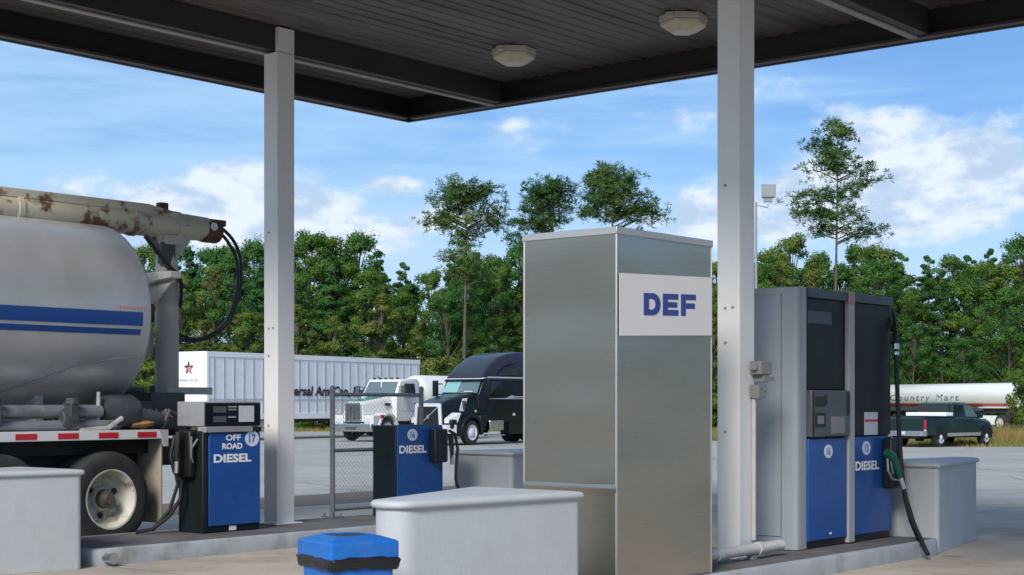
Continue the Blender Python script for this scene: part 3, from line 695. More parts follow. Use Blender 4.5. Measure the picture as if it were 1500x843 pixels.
tg = MB(); tg.tube([PB(1300,672,7.26), PB(1301,690,7.25), PB(1307,702,7.24), PB(1317,704,7.23)], .012, 6); tg.tube([PB(1305,676,7.25), PB(1308,694,7.245)], .008, 6)
p.part('trigger', tg, 'galv', parent=no)
ft = MB(); ft.tube([q2, q3], .026, 10)
p.part('fitting', ft, 'silver', parent=no)
hs = MB()
hs.tube([PB(1303,452,7.6), PB(1307,455,7.5), PB(1310,470,7.42), PB(1312,495,7.38), PB(1313,530,7.36), PB(1315,590,7.34), PB(1318,650,7.32), PB(1321,690,7.3), PB(1326,730,7.25), PB(1335,765,7.15), PB(1346,790,7.0), PB(1356,806,6.86), PB(1359,812,6.8)], .024, 8)
hs.tube([q3, PB(1328,732,7.18), PB(1338,765,7.05), PB(1349,790,6.92), PB(1357,808,6.82), PB(1359,812,6.8)], .022, 8)
hs.lathe([(0,-.05),(.06,-.05),(.07,0),(.06,.05),(0,.05)], PB(1309,650,7.4), 'y', 14)
ho = p.part('hose', hs, 'rubber')
br = MB(); br.tube([PB(1312,504,7.375), PB(1312.5,512,7.37)], .036, 10); br.tube([PB(1312.6,516,7.37), PB(1313,521,7.365)], .033, 10)
p.part('breakaway', br, 'silver', parent=ho)

# conduit on the right post, and the pipe at its foot
t = ST('electrical_conduit', 'thin white conduit with two grey switch boxes on the right post', 'conduit', 12.55, 7.45, 0.3)
t.part('pipe', MB().tube([(12.53,7.455,0.33),(12.53,7.455,1.66)], .022, 10), 'whitepipe')
t.part('switch_box', MB().box(12.50,12.70,7.36,7.474,1.86,1.98).box(12.56,12.66,7.37,7.47,1.79,1.86).box(12.46,12.50,7.39,7.45,1.90,1.95), 'greyplastic', bevel=0.006)
t.part('switch_box', MB().box(12.49,12.63,7.38,7.474,1.64,1.765), 'greyplastic', bevel=0.006)
kb = MB(); kb.box(12.66,12.76,7.37,7.42,1.80,1.84); kb.lathe([(.012,-.01),(.012,.0)], (12.6,7.378,1.72), 'y', 8)
t.part('knob', kb, 'greyplastic')
t = ST('drain_pipe', 'white horizontal pipe on the island at the foot of the right post', 'pipe', 12.2, 7.35, 0.17)
t.part('pipe', MB().tube([(11.3,7.36,.26),(12.86,7.36,.265)], .052, 14), 'whitepipe')
co_ = MB(); co_.tube([(11.72,7.36,.262),(11.80,7.36,.262)], .066, 14); co_.tube([(12.42,7.36,.264),(12.50,7.36,.264)], .062, 14)
t.part('coupling', co_, 'whitepipe')
st_ = MB(); st_.box(12.30,12.38,7.33,7.39,.172,.212); st_.box(11.55,11.63,7.33,7.39,.172,.21)
t.part('pipe_stand', st_, 'greyplastic')

# ------------------------------------------------------------------ chain link panel
f = ST('fence', 'galvanised chain link fence panel standing behind pump 16', 'fence', 13.5, 14.1, 0.17)
fb = 14.10; fa0 = PB(487,700,fb).x; fa1 = PB(617,700,fb).x; zt = 1.76
for aa in (fa0, fa1):
    po = f.part('post', MB().tube([(aa,fb,.17),(aa,fb,zt)], .032, 10), 'galv')
    f.part('post_cap', MB().lathe([(.036,0),(.036,.03),(.02,.055),(0,.06)], (aa,fb,zt-.005), 'z', 10), 'galv', parent=po)
    bf = MB().box(aa-.10,aa+.10,fb-.10,fb+.10,.171,.185)
    for dx in (-.07,.07):
        for dy in (-.07,.07): bf.lathe([(.014,0),(.014,.04)], (aa+dx,fb+dy,.184), 'z', 6)
    f.part('base_plate', bf, 'galv', parent=po)
for zr in (1.70, 1.0, .26):
    f.part('rail', MB().tube([(fa0+.02,fb,zr),(fa1-.02,fb,zr)], .024 if zr > .3 else .018, 8), 'galv')
wm = MB(); s_ = 0.062; w_ = fa1-fa0-.06; h_ = zt-.09-.27
def wire(p, q):
    d = Vector(q)-Vector(p); nrm = Vector((-d.z,0,d.x)).normalized()*.0013
    p, q = Vector(p), Vector(q); yv = Vector((0,.0013,0))
    wm.add([p-nrm,p+yv,p+nrm,p-yv,q-nrm,q+yv,q+nrm,q-yv], [(0,1,5,4),(1,2,6,5),(2,3,7,6),(3,0,4,7)])
k = -int(h_/s_)-1
while k*s_ < w_:
    u = k*s_
    l0 = max(0,-u); l1 = min(h_, w_-u)
    if l1 > l0:
        wire((fa0+.03+u+l0, fb, .27+l0), (fa0+.03+u+l1, fb, .27+l1))
        wire((fa1-.03-u-l0, fb+.004, .27+l0), (fa1-.03-u-l1, fb+.004, .27+l1))
    k += 1
f.part('wire_mesh', wm, 'wire', smooth=0)

# ------------------------------------------------------------------ trash can
tx, ty = -1.065, 9.2
t = Thing('trash_can', 'square blue trash can with black liner before the pale barrier', 'trash can', (tx,ty,0.004), R(33))
s_ = 0.44
def sq(e, z, r=.03, n=4): return [(x,y,z) for x,y in roundpoly([(-e,-e),(s_+e,-e),(s_+e,s_+e),(-e,s_+e)], r, n)]
bo = MB(); bo.loft([sq(-.05,0.0),sq(-.012,.57),sq(-.012,.655)]); t.part('body', bo, 'bluebin', smooth=40)
bg_ = MB(); rng = random.Random(3)
rings = []
for z, e in ((.592,-.004),(.597,.008),(.615,.016),(.635,.014),(.655,.020),(.668,.008)):
    ring = []
    base = roundpoly([(-e,-e),(s_+e,-e),(s_+e,s_+e),(-e,s_+e)], .03, 4)
    dense = []
    for i in range(len(base)):
        p0 = Vector(base[i]); p1 = Vector(base[(i+1)%len(base)]); kk = 9 if (p1-p0).length > .1 else 1
        for j in range(kk): dense.append(p0.lerp(p1, j/kk))
    for q in dense:
        c_ = Vector((s_/2,s_/2)); o_ = (q-c_).normalized()*rng.uniform(-.004,.009)
        ring.append((q.x+o_.x, q.y+o_.y, z+rng.uniform(-.005,.005)+.010*math.sin(q.x*9+q.y*6)))
    rings.append(ring)
bg_.loft(rings, cap=False); t.part('liner', bg_, 'bag', smooth=30)
li = MB(); li.loft([sq(.004,.66,.02),sq(.012,.665,.02),sq(.012,.752,.02),sq(.004,.764,.02),sq(-.075,.792,.03),sq(-.085,.795,.05),sq(-.095,.79,.05),sq(-.10,.74,.05)], cap=False)
t.part('lid', li, 'bluebin', smooth=25)
t.part('opening', MB().prism([(p_[0],p_[1]) for p_ in sq(-.105,0,.05)], 'z', .69, .789), 'black')

# ------------------------------------------------------------------ helper: wheel
def wheel(t, x, y, z, r, w, sgn, rimm='rim', hubm='hub', par=None, n=36, dish=0.0, rf=0.62, frame='y'):
    """tyre + rim with its outer face at y, wheel body going inwards by w; sgn = +1 when the outer face looks along +y"""
    ti = MB(); s = -sgn
    prof = [(r*rf,0.01),(r*rf*1.04,-.006),(r*.80,-.014),(r*.93,.0),(r*.985,.03),(r,.06),(r,w-.06),(r*.985,w-.03),(r*.93,w),(r*rf,w)]
    ti.lathe([(q, s*h) for q,h in prof+prof[:1]], (x,y,z), 'y', n, cap=False)
    to = t.part('wheel', ti, 'tyre', parent=par, smooth=40)
    ri = MB(); a = r*rf
    if dish: pr = [(a,.012),(a*1.02,-.008),(a*.96,-.006),(a*.93,.03),(a*.86,.06),(a*.84,dish*.7),(a*.74,dish),(a*.45,dish*1.05),(a*.40,dish*.8),(a*.0,dish*.78)]
    else: pr = [(a,.012),(a*1.02,-.008),(a*.95,-.004),(a*.9,.02),(a*.78,.05),(a*.62,.02),(a*.42,-.03),(a*.30,-.05),(0,-.055)]
    ri.lathe([(q, s*h) for q,h in pr], (x,y,z), 'y', n, cap=False)
    ro = t.part('rim', ri, rimm, parent=to, smooth=40)
    return to, ro

# ------------------------------------------------------------------ boom tank truck
t = ST('tank_truck', 'silver tank truck with blue stripes and a rusty cream boom on top', 'truck', 10.0, 15.55, 0)
TB, TZ, TR = 15.55, 2.61, 1.085; tipa = 11.04
tk = MB(); prof = [(0,3.9),(TR*.6,4.0),(TR*.93,4.25),(TR,4.6)]
prof += [(TR,a_) for a_ in (6.0,6.01,8.2,8.21,10.2)] + [(TR,tipa)]
for i in range(1,13):
    th = R(90*i/12); prof.append((max(0,TR*math.cos(th)), tipa+.20*math.sin(th)))
tk.lathe(prof, (0,TB,TZ), 'x', 64)
tko = t.part('tank', tk, 'tank', smooth=50)
def cylpt(a, z, e=.003):
    rr = TR+e; dz = z-TZ
    return (a, TB-math.sqrt(rr*rr-dz*dz), z)
def band(z0_, z1_, a0_, a1_, m, name):
    b_ = MB(); n = 6
    for k in range(n):
        za = z0_+(z1_-z0_)*k/n; zb = z0_+(z1_-z0_)*(k+1)/n
        b_.quad(cylpt(a0_,za), cylpt(a1_,za), cylpt(a1_,zb), cylpt(a0_,zb))
    return t.part(name, b_, m, parent=tko, smooth=60, recalc=False)
band(2.465,2.622,4.6,10.95,'tankblue','stripe'); band(2.362,2.428,4.6,10.93,'tankblue','stripe')
em = MB()
for k in range(9):
    aa = 10.62+.045*k; h_ = .028 if k % 3 else .04
    q = [cylpt(aa,2.652,.004), cylpt(aa+.026,2.652,.004), cylpt(aa+.03,2.652+h_,.004), cylpt(aa+.006,2.652+h_,.004)]
    em.quad(*q)
t.part('faded_mark', em, 'inkred', parent=tko, smooth=0, recalc=False)
eb = MB(); ec = PB(221,452,14.62); eb.lathe([(.055,-.02),(.055,.0),(.03,.012)], (ec.x,ec.y,ec.z), 'y', 14); eb.box(ec.x-.10,ec.x-.05,ec.y-.004,ec.y+.05,ec.z-.09,ec.z+.03)
t.part('emblem', eb, ['rust'], parent=tko)
wr = MB(); wr.tube([(9.35+1.6*k/24, *cylpt(0, 1.66+.46*math.sin(1.5*k/24), .012)[1:]) for k in range(25)], .007, 6)
t.part('cable', wr, 'manifold', parent=tko)
# boom
bo = MB(); zb = 3.79
bo.tube([(5.0,TB-.02,zb),(12.35,TB-.02,zb),(12.72,TB-.02,zb)], [.165,.165,.15], 16)
boo = t.part('boom', bo, 'boom', smooth=50)
bx = MB(); bx.prism([(5.0,3.90),(11.6,3.90),(12.45,3.83),(12.45,3.90),(11.75,4.005),(5.0,4.005)], 'y', TB-.15, TB+.15)
t.part('boom_spine', bx, 'boom', parent=boo, bevel=0.01)
for aa in (7.9,9.95,11.55,12.2): t.part('clamp', MB().tube([(aa,TB-.02,zb),(aa+.07,TB-.02,zb)], .18, 16), 'boom', parent=boo)
tip = MB(); tip.tube([(12.66,TB-.02,zb-.01),(12.90,TB-.02,zb-.02)], [.16,.15], 12); tip.box(12.6,13.0,TB-.09,TB+.09,zb+.05,zb+.13); tip.box(12.0,12.12,TB-.05,TB+.05,3.94,4.06); tip.box(12.3,12.7,TB-.05,TB+.05,3.86,3.93)
t.part('boom_end', tip, 'rust', parent=boo, bevel=0.01)
pn = MB(); pn.lathe([(.05,-.02),(.05,.0)], (12.72,TB-.18,zb+.02), 'y', 14); t.part('pin', pn, 'railwhite', parent=boo)
# pedestal column
cm = MB(); cm.tube([(12.13,TB,1.72),(12.13,TB,3.2),(12.13,TB,3.56)], [.145,.145,.12], 20)
clo = t.part('column', cm, 'boomside', smooth=50)
bk = MB(); bk.box(12.0,12.3,TB-.14,TB+.14,3.54,3.66); bk.prism([(11.9,3.66),(12.45,3.66),(12.28,3.42),(12.0,3.42)], 'y', TB-.10, TB-.07); bk.prism([(11.9,3.66),(12.45,3.66),(12.28,3.42),(12.0,3.42)], 'y', TB+.07, TB+.10)
t.part('saddle', bk, 'boomside', parent=clo, bevel=0.008)
pt = MB(); pt.prism([(15.06,3.18),(16.22,3.18),(16.17,3.04),(15.55,3.03),(15.3,3.08),(15.06,3.10)], 'x', 11.80, 11.965)
pt.add([(11.88,15.12,3.07),(11.88,15.60,3.03),(11.88,15.58,2.74),(11.92,15.12,3.07),(11.92,15.60,3.03),(11.92,15.58,2.74)], [(0,1,2),(3,5,4),(0,2,5,3),(0,3,4,1),(1,4,5,2)])
t.part('bracket', pt, 'bracketpale', parent=clo, bevel=0.008)
ar = MB(); ar.box(12.0,12.72,TB-.16,TB-.02,1.70,1.79); t.part('arm', ar, 'railgrey', parent=clo, bevel=0.006)
for k, zz_ in enumerate((2.95,2.8,2.62,2.35)): t.part('bolt', MB().box(12.27,12.30,TB-.03,TB+.03,zz_,zz_+.05), 'black', parent=clo)
t.part('junction_box', MB().box(11.80,12.0,TB+.10,TB+.24,2.15,2.5), 'railgrey', parent=clo)
rm = MB(); rm.tube([(11.75,TB-.1,3.62),(11.95,TB-.12,3.4),(12.05,TB-.16,3.2),(12.3,TB-.16,3.02)], .022, 6)
rm.box(11.95,12.16,TB-.13,TB-.05,3.3,3.56)
t.part('hydraulic_fitting', rm, 'machine', parent=clo)
def hose(pts, r): return MB().tube([PB(x,y,TB-.1+dy) for x,y,dy in pts], r, 8)
def dens(pts, k=4):
    out = []
    P = [Vector(q) for q in pts]
    for i in range(len(P)-1):
        p0 = P[max(i-1,0)]; p1 = P[i]; p2 = P[i+1]; p3 = P[min(i+2,len(P)-1)]
        for j in range(k):
            u = j/k; out.append(0.5*((2*p1)+(p2-p0)*u+(2*p0-5*p1+4*p2-p3)*u*u+(3*p1-p0-3*p2+p3)*u**3))
    out.append(P[-1]); return out
for pts in ([(318,338,0),(332,352,0),(345,376,0),(349,402,0),(345,436,0),(334,466,.1),(314,487,.2),(290,497,.3),(266,492,.35),(255,484,.3)],
            [(322,332,.05),(340,350,.05),(351,374,.05),(353,404,.05),(348,438,.1),(336,470,.2),(312,492,.3),(284,500,.35),(262,497,.35)],
            [(212,346,0),(232,372,-.1),(250,392,-.15),(262,404,-.15),(266,420,-.1),(264,450,0)]):
    t.part('hose', MB().tube([PB(x,y,TB-.1+dy) for x,y,dy in dens(pts)], .022, 8), 'rubber', parent=boo)
# deck, rail with reflective tape
fr = MB(); fr.box(4.2,12.2,14.9,16.2,.86,1.16); fr.box(4.2,11.2,14.7,16.4,1.02,1.18)
fro = t.part('chassis', fr, 'frame')
rl = t.part('side_rail', MB().box(4.2,11.26,14.43,14.60,1.185,1.29), 'railwhite', bevel=0.006)
a_ = PB(229,636,14.43).x
while a_ > 6.5:
    t.part('reflective_tape', MB().box(a_-.26,a_,14.4265,14.4295,1.205,1.268), 'red', parent=rl); a_ -= .52
t.part('rail_end', MB().prism([(11.14,1.29),(11.27,1.29),(11.27,1.10),(11.22,1.10)], 'y', 14.42, 14.45), 'railgrey', parent=rl)
t.part('deck', MB().box(4.2,11.26,14.602,16.7,1.19,1.27), 'railgrey', bevel=0.005)
t.part('far_rail', MB().box(4.2,11.26,16.702,16.85,1.185,1.29), 'railwhite')
mn = MB(); mn.tube([(4.6,14.72,1.50),(10.55,14.72,1.50)], .075, 12); mn.tube([(4.6,14.66,1.345),(10.7,14.66,1.345)], .06, 12)
mno = t.part('manifold', mn, 'manifold', smooth=50)
for aa in (8.05, 9.15, 10.1):
    vl = MB(); vl.lathe([(.0,-.12),(.10,-.12),(.125,-.04),(.10,.08),(.0,.09)], (aa,14.66,1.42), 'x', 12); vl.box(aa-.05,aa+.05,14.54,14.70,1.40,1.60); vl.lathe([(.07,-.04),(.07,.03)], (aa,14.6,1.62), 'z', 10); vl.box(aa-.12,aa+.12,14.62,14.7,1.28,1.36)
    t.part('valve', vl, 'machine', parent=mno, bevel=0.006)
cr = MB(); 
for aa in (6.2,7.5,8.7,9.9,10.9): cr.prism([(aa,1.27),(aa+.1,1.27),(aa+.1,1.75),(aa,1.75)], 'y', 15.0, 16.1)
t.part('cradle', cr, 'railgrey')
mc = MB(); rng = random.Random(5)
mc.box(10.95,11.5,15.0,16.0,1.275,1.62); mc.lathe([(.0,-.25),(.17,-.25),(.2,-.1),(.2,.2),(.15,.28),(0,.28)], (10.85,14.86,1.5), 'x', 14); mc.box(11.55,12.05,15.1,15.8,1.2,1.72); mc.tube([(10.9,14.8,1.5),(11.3,14.75,1.42),(11.9,15.0,1.32),(12.2,15.3,1.3)], .09, 10)
for k in range(7):
    x_ = rng.uniform(10.7,11.5); y_ = rng.uniform(14.75,15.0)
    mc.tube([(x_,y_,1.3),(x_+rng.uniform(-.1,.25),y_-.05,1.5),(x_+rng.uniform(.1,.5),y_+.1,1.35),(x_+rng.uniform(.3,.7),y_+.2,1.3)], .03, 6)
for (p_,q_) in (((11.25,15.9,1.5),(11.55,16.2,2.1)),((11.7,15.85,1.4),(11.3,16.1,2.05)),((11.75,16.3,1.5),(12.0,16.0,2.0)),((11.6,15.9,1.75),(12.05,15.95,1.75)),((12.0,15.6,1.3),(12.05,15.7,1.8))): mc.tube([p_,q_], .055, 8)
t.part('pump_unit', mc, 'machine', smooth=40)
vp = MB(); vp.tube([(10.52,14.72,1.3),(10.52,14.70,1.72)], .022, 8); vp.tube([(10.2,14.6,1.29),(10.55,14.58,1.31),(10.8,14.66,1.42)], .03, 8)
t.part('hand_lever', vp, 'railgrey', bevel=0)
ta = MB(); ta.loft([[(x_, y_+w_*math.cos(R(th)), z_+h_*math.sin(R(th))) for th in range(0,360,45)] for x_,y_,z_,w_,h_ in ((11.0,14.75,1.34,.05,.03),(11.2,14.78,1.36,.11,.06),(11.5,14.85,1.40,.13,.055),(11.75,14.95,1.44,.09,.05),(11.9,15.05,1.46,.03,.02))])
t.part('folded_tarp', ta, 'tarp', smooth=60)
t.part('mud_flap', MB().box(11.20,11.225,14.47,15.0,0.22,1.18), 'flap', bevel=0.004)
t.part('mud_flap', MB().box(11.20,11.225,16.25,16.8,0.22,1.18), 'flap', bevel=0.004)
for i, aa in enumerate((10.47, 9.12)):
    wo, ro = wheel(t, aa, 14.4, .53, .53, .28, -1, dish=.185, n=56, rf=.62)
    hb = MB(); hb.lathe([(.0,.02),(.055,.02),(.06,.05),(.10,.07),(.105,.15),(.0,.16)], (aa,14.4,.53), 'y', 18)
    t.part('hub', hb, 'hub', parent=wo, smooth=40)
    for k in range(3):
        an = R(25+120*k); t.part('hand_hole', MB().lathe([(.036,.0),(.036,.012)], (aa+.185*math.cos(an), 14.4+.172, .53+.185*math.sin(an)), 'y', 12), 'black', parent=wo)
    wheel(t, aa, 14.72, .53, .53, .28, -1, dish=.1, n=36)
    wheel(t, aa, 16.85, .53, .53, .28, 1, dish=.185, n=36); wheel(t, aa, 16.53, .53, .53, .28, 1, dish=.1, n=36)
ax_ = MB()
for aa in (10.47,9.12): ax_.tube([(aa,14.7,.53),(aa,16.6,.53)], .09, 10)
ax_.box(8.6,11.0,14.95,15.2,.5,.86); ax_.box(8.6,11.0,15.9,16.15,.5,.86); ax_.box(9.5,10.1,15.2,15.9,.42,.8)
t.part('axle', ax_, 'frame')

# ------------------------------------------------------------------ white box trailer
hv = Vector((-.511,-.860)); tang = math.atan2(hv.y, hv.x)
base = Vector((-13.9,71.0)); gz_ = gz(71)
t = Thing('box_trailer', 'long white ribbed box trailer parked behind the left canopy post', 'trailer', (base.x,base.y,gz_), tang)
LN = 17.3; ZB, ZTp = 1.02, 4.12
bd = t.part('body', MB().box(-LN,-.12,-2.55,-.02,ZB,ZTp), 'trwhite')
ns = MB(); ns.prism(roundpoly([(-.14,-2.58),(.04,-2.58),(.04,.015),(-.14,.015)], [0,.1,.1,0], 4), 'z', ZB, ZTp+.02)
t.part('nose', ns, 'trnose', smooth=40)
t.part('top_rail', MB().box(-LN,-.14,-.018,.012,ZTp-.22,ZTp+.02), 'trwhite', bevel=0.005)
t.part('bottom_rail', MB().box(-LN,-.14,-.018,.012,ZB-.02,ZB+.26), 'trwhite', bevel=0.005)
t.part('stripe', MB().box(-LN,-.14,.001,.0125,1.93,1.97), 'trrib')
rb = MB(); x_ = -.45
while x_ > -LN:
    rb.box(x_-.11,x_,-.019,.004,ZB+.262,ZTp-.222); x_ -= .69
t.part('rib', rb, 'trrib')
text_mesh('Universal Am-Can, Ltd.', 7.5, .58, (-8.55,.0135,2.33), (-1,0,0), (0,0,1), 'lettering', 'inkblack', bd, (0,0,0), bold=.035, shear=.18)
star = MB(); sc_ = []
for k in range(10):
    rr = .36 if k % 2 == 0 else .15; sc_.append((-1.05-rr*math.sin(R(36*k))*.9*-1, 3.38+rr*math.cos(R(36*k))))
star.prism(sc_, 'x', .042, .046)
so_ = t.part('star_emblem', star, 'inkblack', smooth=0)
st2 = MB(); st2.prism([(-1.05+(u+1.05)*.72+.05, 3.33+(v-3.38)*.62) for u,v in sc_], 'x', .047, .050); t.part('star_centre', st2, 'inkred', parent=so_, smooth=0)
text_mesh('UNIVERSAL AM-CAN', 1.25, .13, (.042,-1.12,2.82), (0,1,0), (0,0,1), 'lettering', 'inkblack', so_, (0,0,0), bold=.0)
for yy in (-.45,-2.1):
    lg = MB(); lg.box(-3.05,-2.92,yy-.07,yy+.07,.12,ZB-.02); lg.box(-3.12,-2.85,yy-.12,yy+.12,.0,.12)
    t.part('landing_gear', lg, 'frame')
t.part('tool_box', MB().box(-4.6,-3.8,-.6,-.1,.45,.95), 'railgrey', bevel=0.01)
uf = MB(); uf.box(-LN+.3,-.3,-1.9,-.7,ZB-.18,ZB-.021); t.part('underframe', uf, 'frame')
for xx in (-LN+1.4,-LN+2.7): wheel(t, xx, -.03, .5, .5, .55, 1, n=24); wheel(t, xx, -2.52, .5, .5, .55, -1, n=24)

# ------------------------------------------------------------------ cab lofts
def sec(x, hw, z0_, z1_, r, tw=None, n=4):
    tw = hw if tw is None else tw
    pl = roundpoly([(-hw,z0_),(hw,z0_),(tw,z1_),(-tw,z1_)], [.04,.04,r,r], n)
    return [(x,y,z) for y,z in pl]

# ------------------------------------------------------------------ white gas delivery truck
hv = Vector((-.57,-.82)); ang = math.atan2(hv.y,hv.x); y_ = 72.6
t = Thing('delivery_truck', 'white delivery tanker truck with a green hood stripe, behind the fence', 'truck', (-6.68,y_,gz(y_)+.02), ang); t.root.scale = (1.07,1.07,1.07)
hd = MB(); hd.loft([sec(.98,.58,.85,1.62,.12,.48), sec(.80,.62,.80,1.72,.16,.52), sec(-.2,.72,.80,1.86,.18,.60), sec(-.85,.85,.80,1.98,.16,.72)])
hdo = t.part('hood', hd, 'cabwhite', smooth=45)
hg = MB(); hg.add([(.82,-.36,1.735),(.82,.36,1.735),(-.2,.42,1.872),(-.84,.5,1.992),(-.84,-.5,1.992),(-.2,-.42,1.872)], [(0,1,2,5),(5,2,3,4)]); t.part('hood_stripe', hg, 'hoodgreen', parent=hdo, smooth=0)
ve = MB(); ve.box(-.55,-.2,.745,.80,1.52,1.64); t.part('hood_vent', ve, 'black', parent=hdo)
fd = MB()
for sgn in (1,-1):
    secs = []
    for k in range(9):
        an = R(-10+200*k/8); rr, ri = .70, .56
        cxk, czk = math.cos(an), math.sin(an)
        ya, yb_ = (.62, 1.16) if sgn > 0 else (-1.16, -.62)
        secs.append([(rr*cxk,ya,.55+rr*czk),(rr*cxk,yb_,.55+rr*czk*.97),(ri*cxk,yb_,.55+ri*czk),(ri*cxk,ya,.55+ri*czk)])
    fd.loft(secs)
    fd.box(.55,1.02,.60 if sgn > 0 else -1.12, 1.12 if sgn > 0 else -.60, .62,1.12)
t.part('fender', fd, 'cabwhite', smooth=45, bevel=.03)
gr = t.part('grille', MB().box(.97,1.04,-.46,.46,.82,1.66), 'chrome', bevel=.04)
gs = MB()
for k in range(4): gs.box(1.035,1.048,-.38+.2*k,-.24+.2*k,.9,1.58)
t.part('grille_slot', gs, 'machine', parent=gr)
for sgn in (1,-1):
    t.part('headlight', MB().box(1.0,1.06,sgn*.82-.16,sgn*.82+.16,.80,1.02), 'lens', bevel=.03)
    t.part('turn_signal', MB().box(.35,.6,sgn*1.165-.012,sgn*1.165+.012,1.0,1.14), 'lensred', bevel=.005)
t.part('bumper', MB().box(1.02,1.2,-1.15,1.15,.42,.76), 'chrome', bevel=.04)
t.part('plate_recess', MB().box(1.19,1.21,-.3,.3,.5,.62), 'machine')
cb = MB(); cb.loft([sec(-.72,1.0,.85,1.98,.06), sec(-1.12,1.02,.85,2.68,.10,.92), sec(-2.25,1.02,.85,2.72,.10,.94), sec(-2.4,1.0,.9,2.6,.1,.92)])
cbo = t.part('cab', cb, 'cabwhite', smooth=40)
ws = MB(); ws.add([(-.72,-.86,2.03),(-.72,.86,2.03),(-1.07,.80,2.58),(-1.07,-.80,2.58)], [(0,1,2,3)]); 
for v in ws.v: v.x += .04
wso = t.part('windscreen', ws, 'glass', smooth=0)
wd = MB(); wd.box(-.93,-.87,-.025,.025,2.03,2.6); wd.tube([(-.69,-.45,2.0),(-.79,-.2,2.16)], .012, 5); wd.box(-.80,-.74,-.3,.0,2.05,2.08); t.part('windscreen_bar', wd, 'cabwhite', parent=wso)
for sgn in (1,-1):
    sw = MB(); y1_ = sgn*1.025; y2_ = sgn*.965
    sw.add([(-1.12,y1_,1.95),(-2.0,y1_,1.95),(-2.0,y2_,2.5),(-1.30,y2_,2.5)], [(0,1,2,3)]); t.part('side_window', sw, 'glassdark', smooth=0)
    mr = MB(); mr.box(-.85,-.75,sgn*1.30-.10,sgn*1.30+.10,1.95,2.40); mr.tube([(-.8,sgn*1.0,2.35),(-.8,sgn*1.3,2.35)], .018, 6); t.part('mirror', mr, 'machine', bevel=.02)
ml = MB()
for k in range(5): ml.box(-1.22,-1.12,-.7+.33*k,-.6+.33*k,2.66,2.76)
t.part('marker_light', ml, 'machine', parent=cbo)
ho_ = MB(); ho_.tube([(-1.3,-.35,2.80),(-1.05,-.35,2.80)], [.04,.07], 8); ho_.tube([(-.72,-1.2,1.95),(-.72,-1.2,2.9)], .012, 5); t.part('horn', ho_, 'chrome', parent=cbo)
dh = MB(); dh.box(-2.0,-1.88,1.02,1.04,1.62,1.66); dh.box(-2.2,-1.1,1.02,1.025,1.30,1.31); dh.box(-2.25,-2.24,1.02,1.025,.95,2.6); t.part('door_seam', dh, 'machine', parent=cbo)
lt_ = MB(); pr = [(0,-8.1),(.45,-8.05),(.78,-7.8),(.92,-7.4),(.92,-3.3),(.80,-2.95),(.48,-2.68),(0,-2.60)]
lt_.lathe(pr, (0,0,1.98), 'x', 32); lto = t.part('tank', lt_, 'lpgwhite', smooth=50)
def lpg(x, z, e=.006): return (x, math.sqrt((.92+e)**2-(z-1.98)**2), z)
swm = MB(); N_ = 14
for k in range(N_):
    def cv(u): return (-4.1-1.9*u, 1.98-.10+.38*u*u*u, .05+.16*u)
    x0_,z0_,h0 = cv(k/N_); x1_,z1_,h1 = cv((k+1)/N_)
    swm.quad(lpg(x0_,z0_), lpg(x1_,z1_), lpg(x1_,z1_+h1), lpg(x0_,z0_+h0))
t.part('swoosh', swm, 'swoosh', parent=lto, smooth=60, recalc=False)
fm = MB()
for k in range(4): fm.quad(lpg(-4.4-.22*k,2.06), lpg(-4.56-.22*k,2.06), lpg(-4.60-.22*k,2.06+(.24 if k in (0,2) else .17)), lpg(-4.44-.22*k,2.06+(.24 if k in (0,2) else .17)))
t.part('faded_mark', fm, 'trrib', parent=lto, smooth=0, recalc=False)
ch = MB(); ch.box(-8.0,.9,-.45,.45,.6,.86); ch.box(-8.0,-2.5,-.5,.5,.86,1.15); t.part('chassis', ch, 'frame')
sk_ = MB(); sk_.box(-3.4,-2.45,.55,1.08,.5,.95); t.part('fuel_tank', sk_, 'machine', bevel=.05)
sb_ = MB(); sb_.box(-2.35,-1.0,.78,1.06,.42,.5); t.part('step', sb_, 'chrome', bevel=.01)
for sgn in (1,-1):
    wheel(t, 0, sgn*1.08, .5, .5, .28, sgn, rimm='cabwhite', n=28)
    wheel(t, -6.2, sgn*1.12, .5, .5, .55, sgn, rimm='cabwhite', n=24)

# ------------------------------------------------------------------ black sleeper tractor
hv = Vector((-.59,-.807)); ang = math.atan2(hv.y,hv.x); y_ = 66.65
t = Thing('semi_truck', 'black semi truck with sleeper cab and pale grille frame, beside the steel cabinet', 'truck', (-2.60,y_,gz(y_)+.01), ang)
hd = MB(); hd.loft([sec(1.52,.78,.70,1.72,.14,.70), sec(1.2,.86,.72,1.84,.22,.72), sec(.75,.92,.9,1.96,.26,.74), sec(.2,.96,.95,2.06,.27,.78), sec(-.75,1.08,1.0,2.22,.22,.92)])
hdo = t.part('hood', hd, 'cabblack', smooth=45)
fd = MB()
for sgn in (1,-1):
    secs = []
    for k in range(11):
        an = R(-12+204*k/10); rr, ri = .76, .60
        ya, yb_ = (.7, 1.20) if sgn > 0 else (-1.20, -.7)
        secs.append([(rr*math.cos(an),ya,.56+rr*math.sin(an)),(rr*math.cos(an),yb_,.56+rr*math.sin(an)*.98),(ri*math.cos(an),yb_,.56+ri*math.sin(an)),(ri*math.cos(an),ya,.56+ri*math.sin(an))])
    fd.loft(secs)
    y0_, y1_ = (.6,1.16) if sgn > 0 else (-1.16,-.6)
    fd.box(.55,1.42,y0_,y1_,.70,1.08)
    fd.box(-1.0,-.55,y0_+.0,y1_,.75,1.25)
t.part('fender', fd, 'cabblack', smooth=45, bevel=.05)
gm = MB(); outer_ = roundpoly([(-.76,.60),(.76,.60),(.68,1.76),(-.68,1.76)], .12, 4); inner_ = roundpoly([(-.61,.72),(.61,.72),(.55,1.62),(-.55,1.62)], .05, 4)
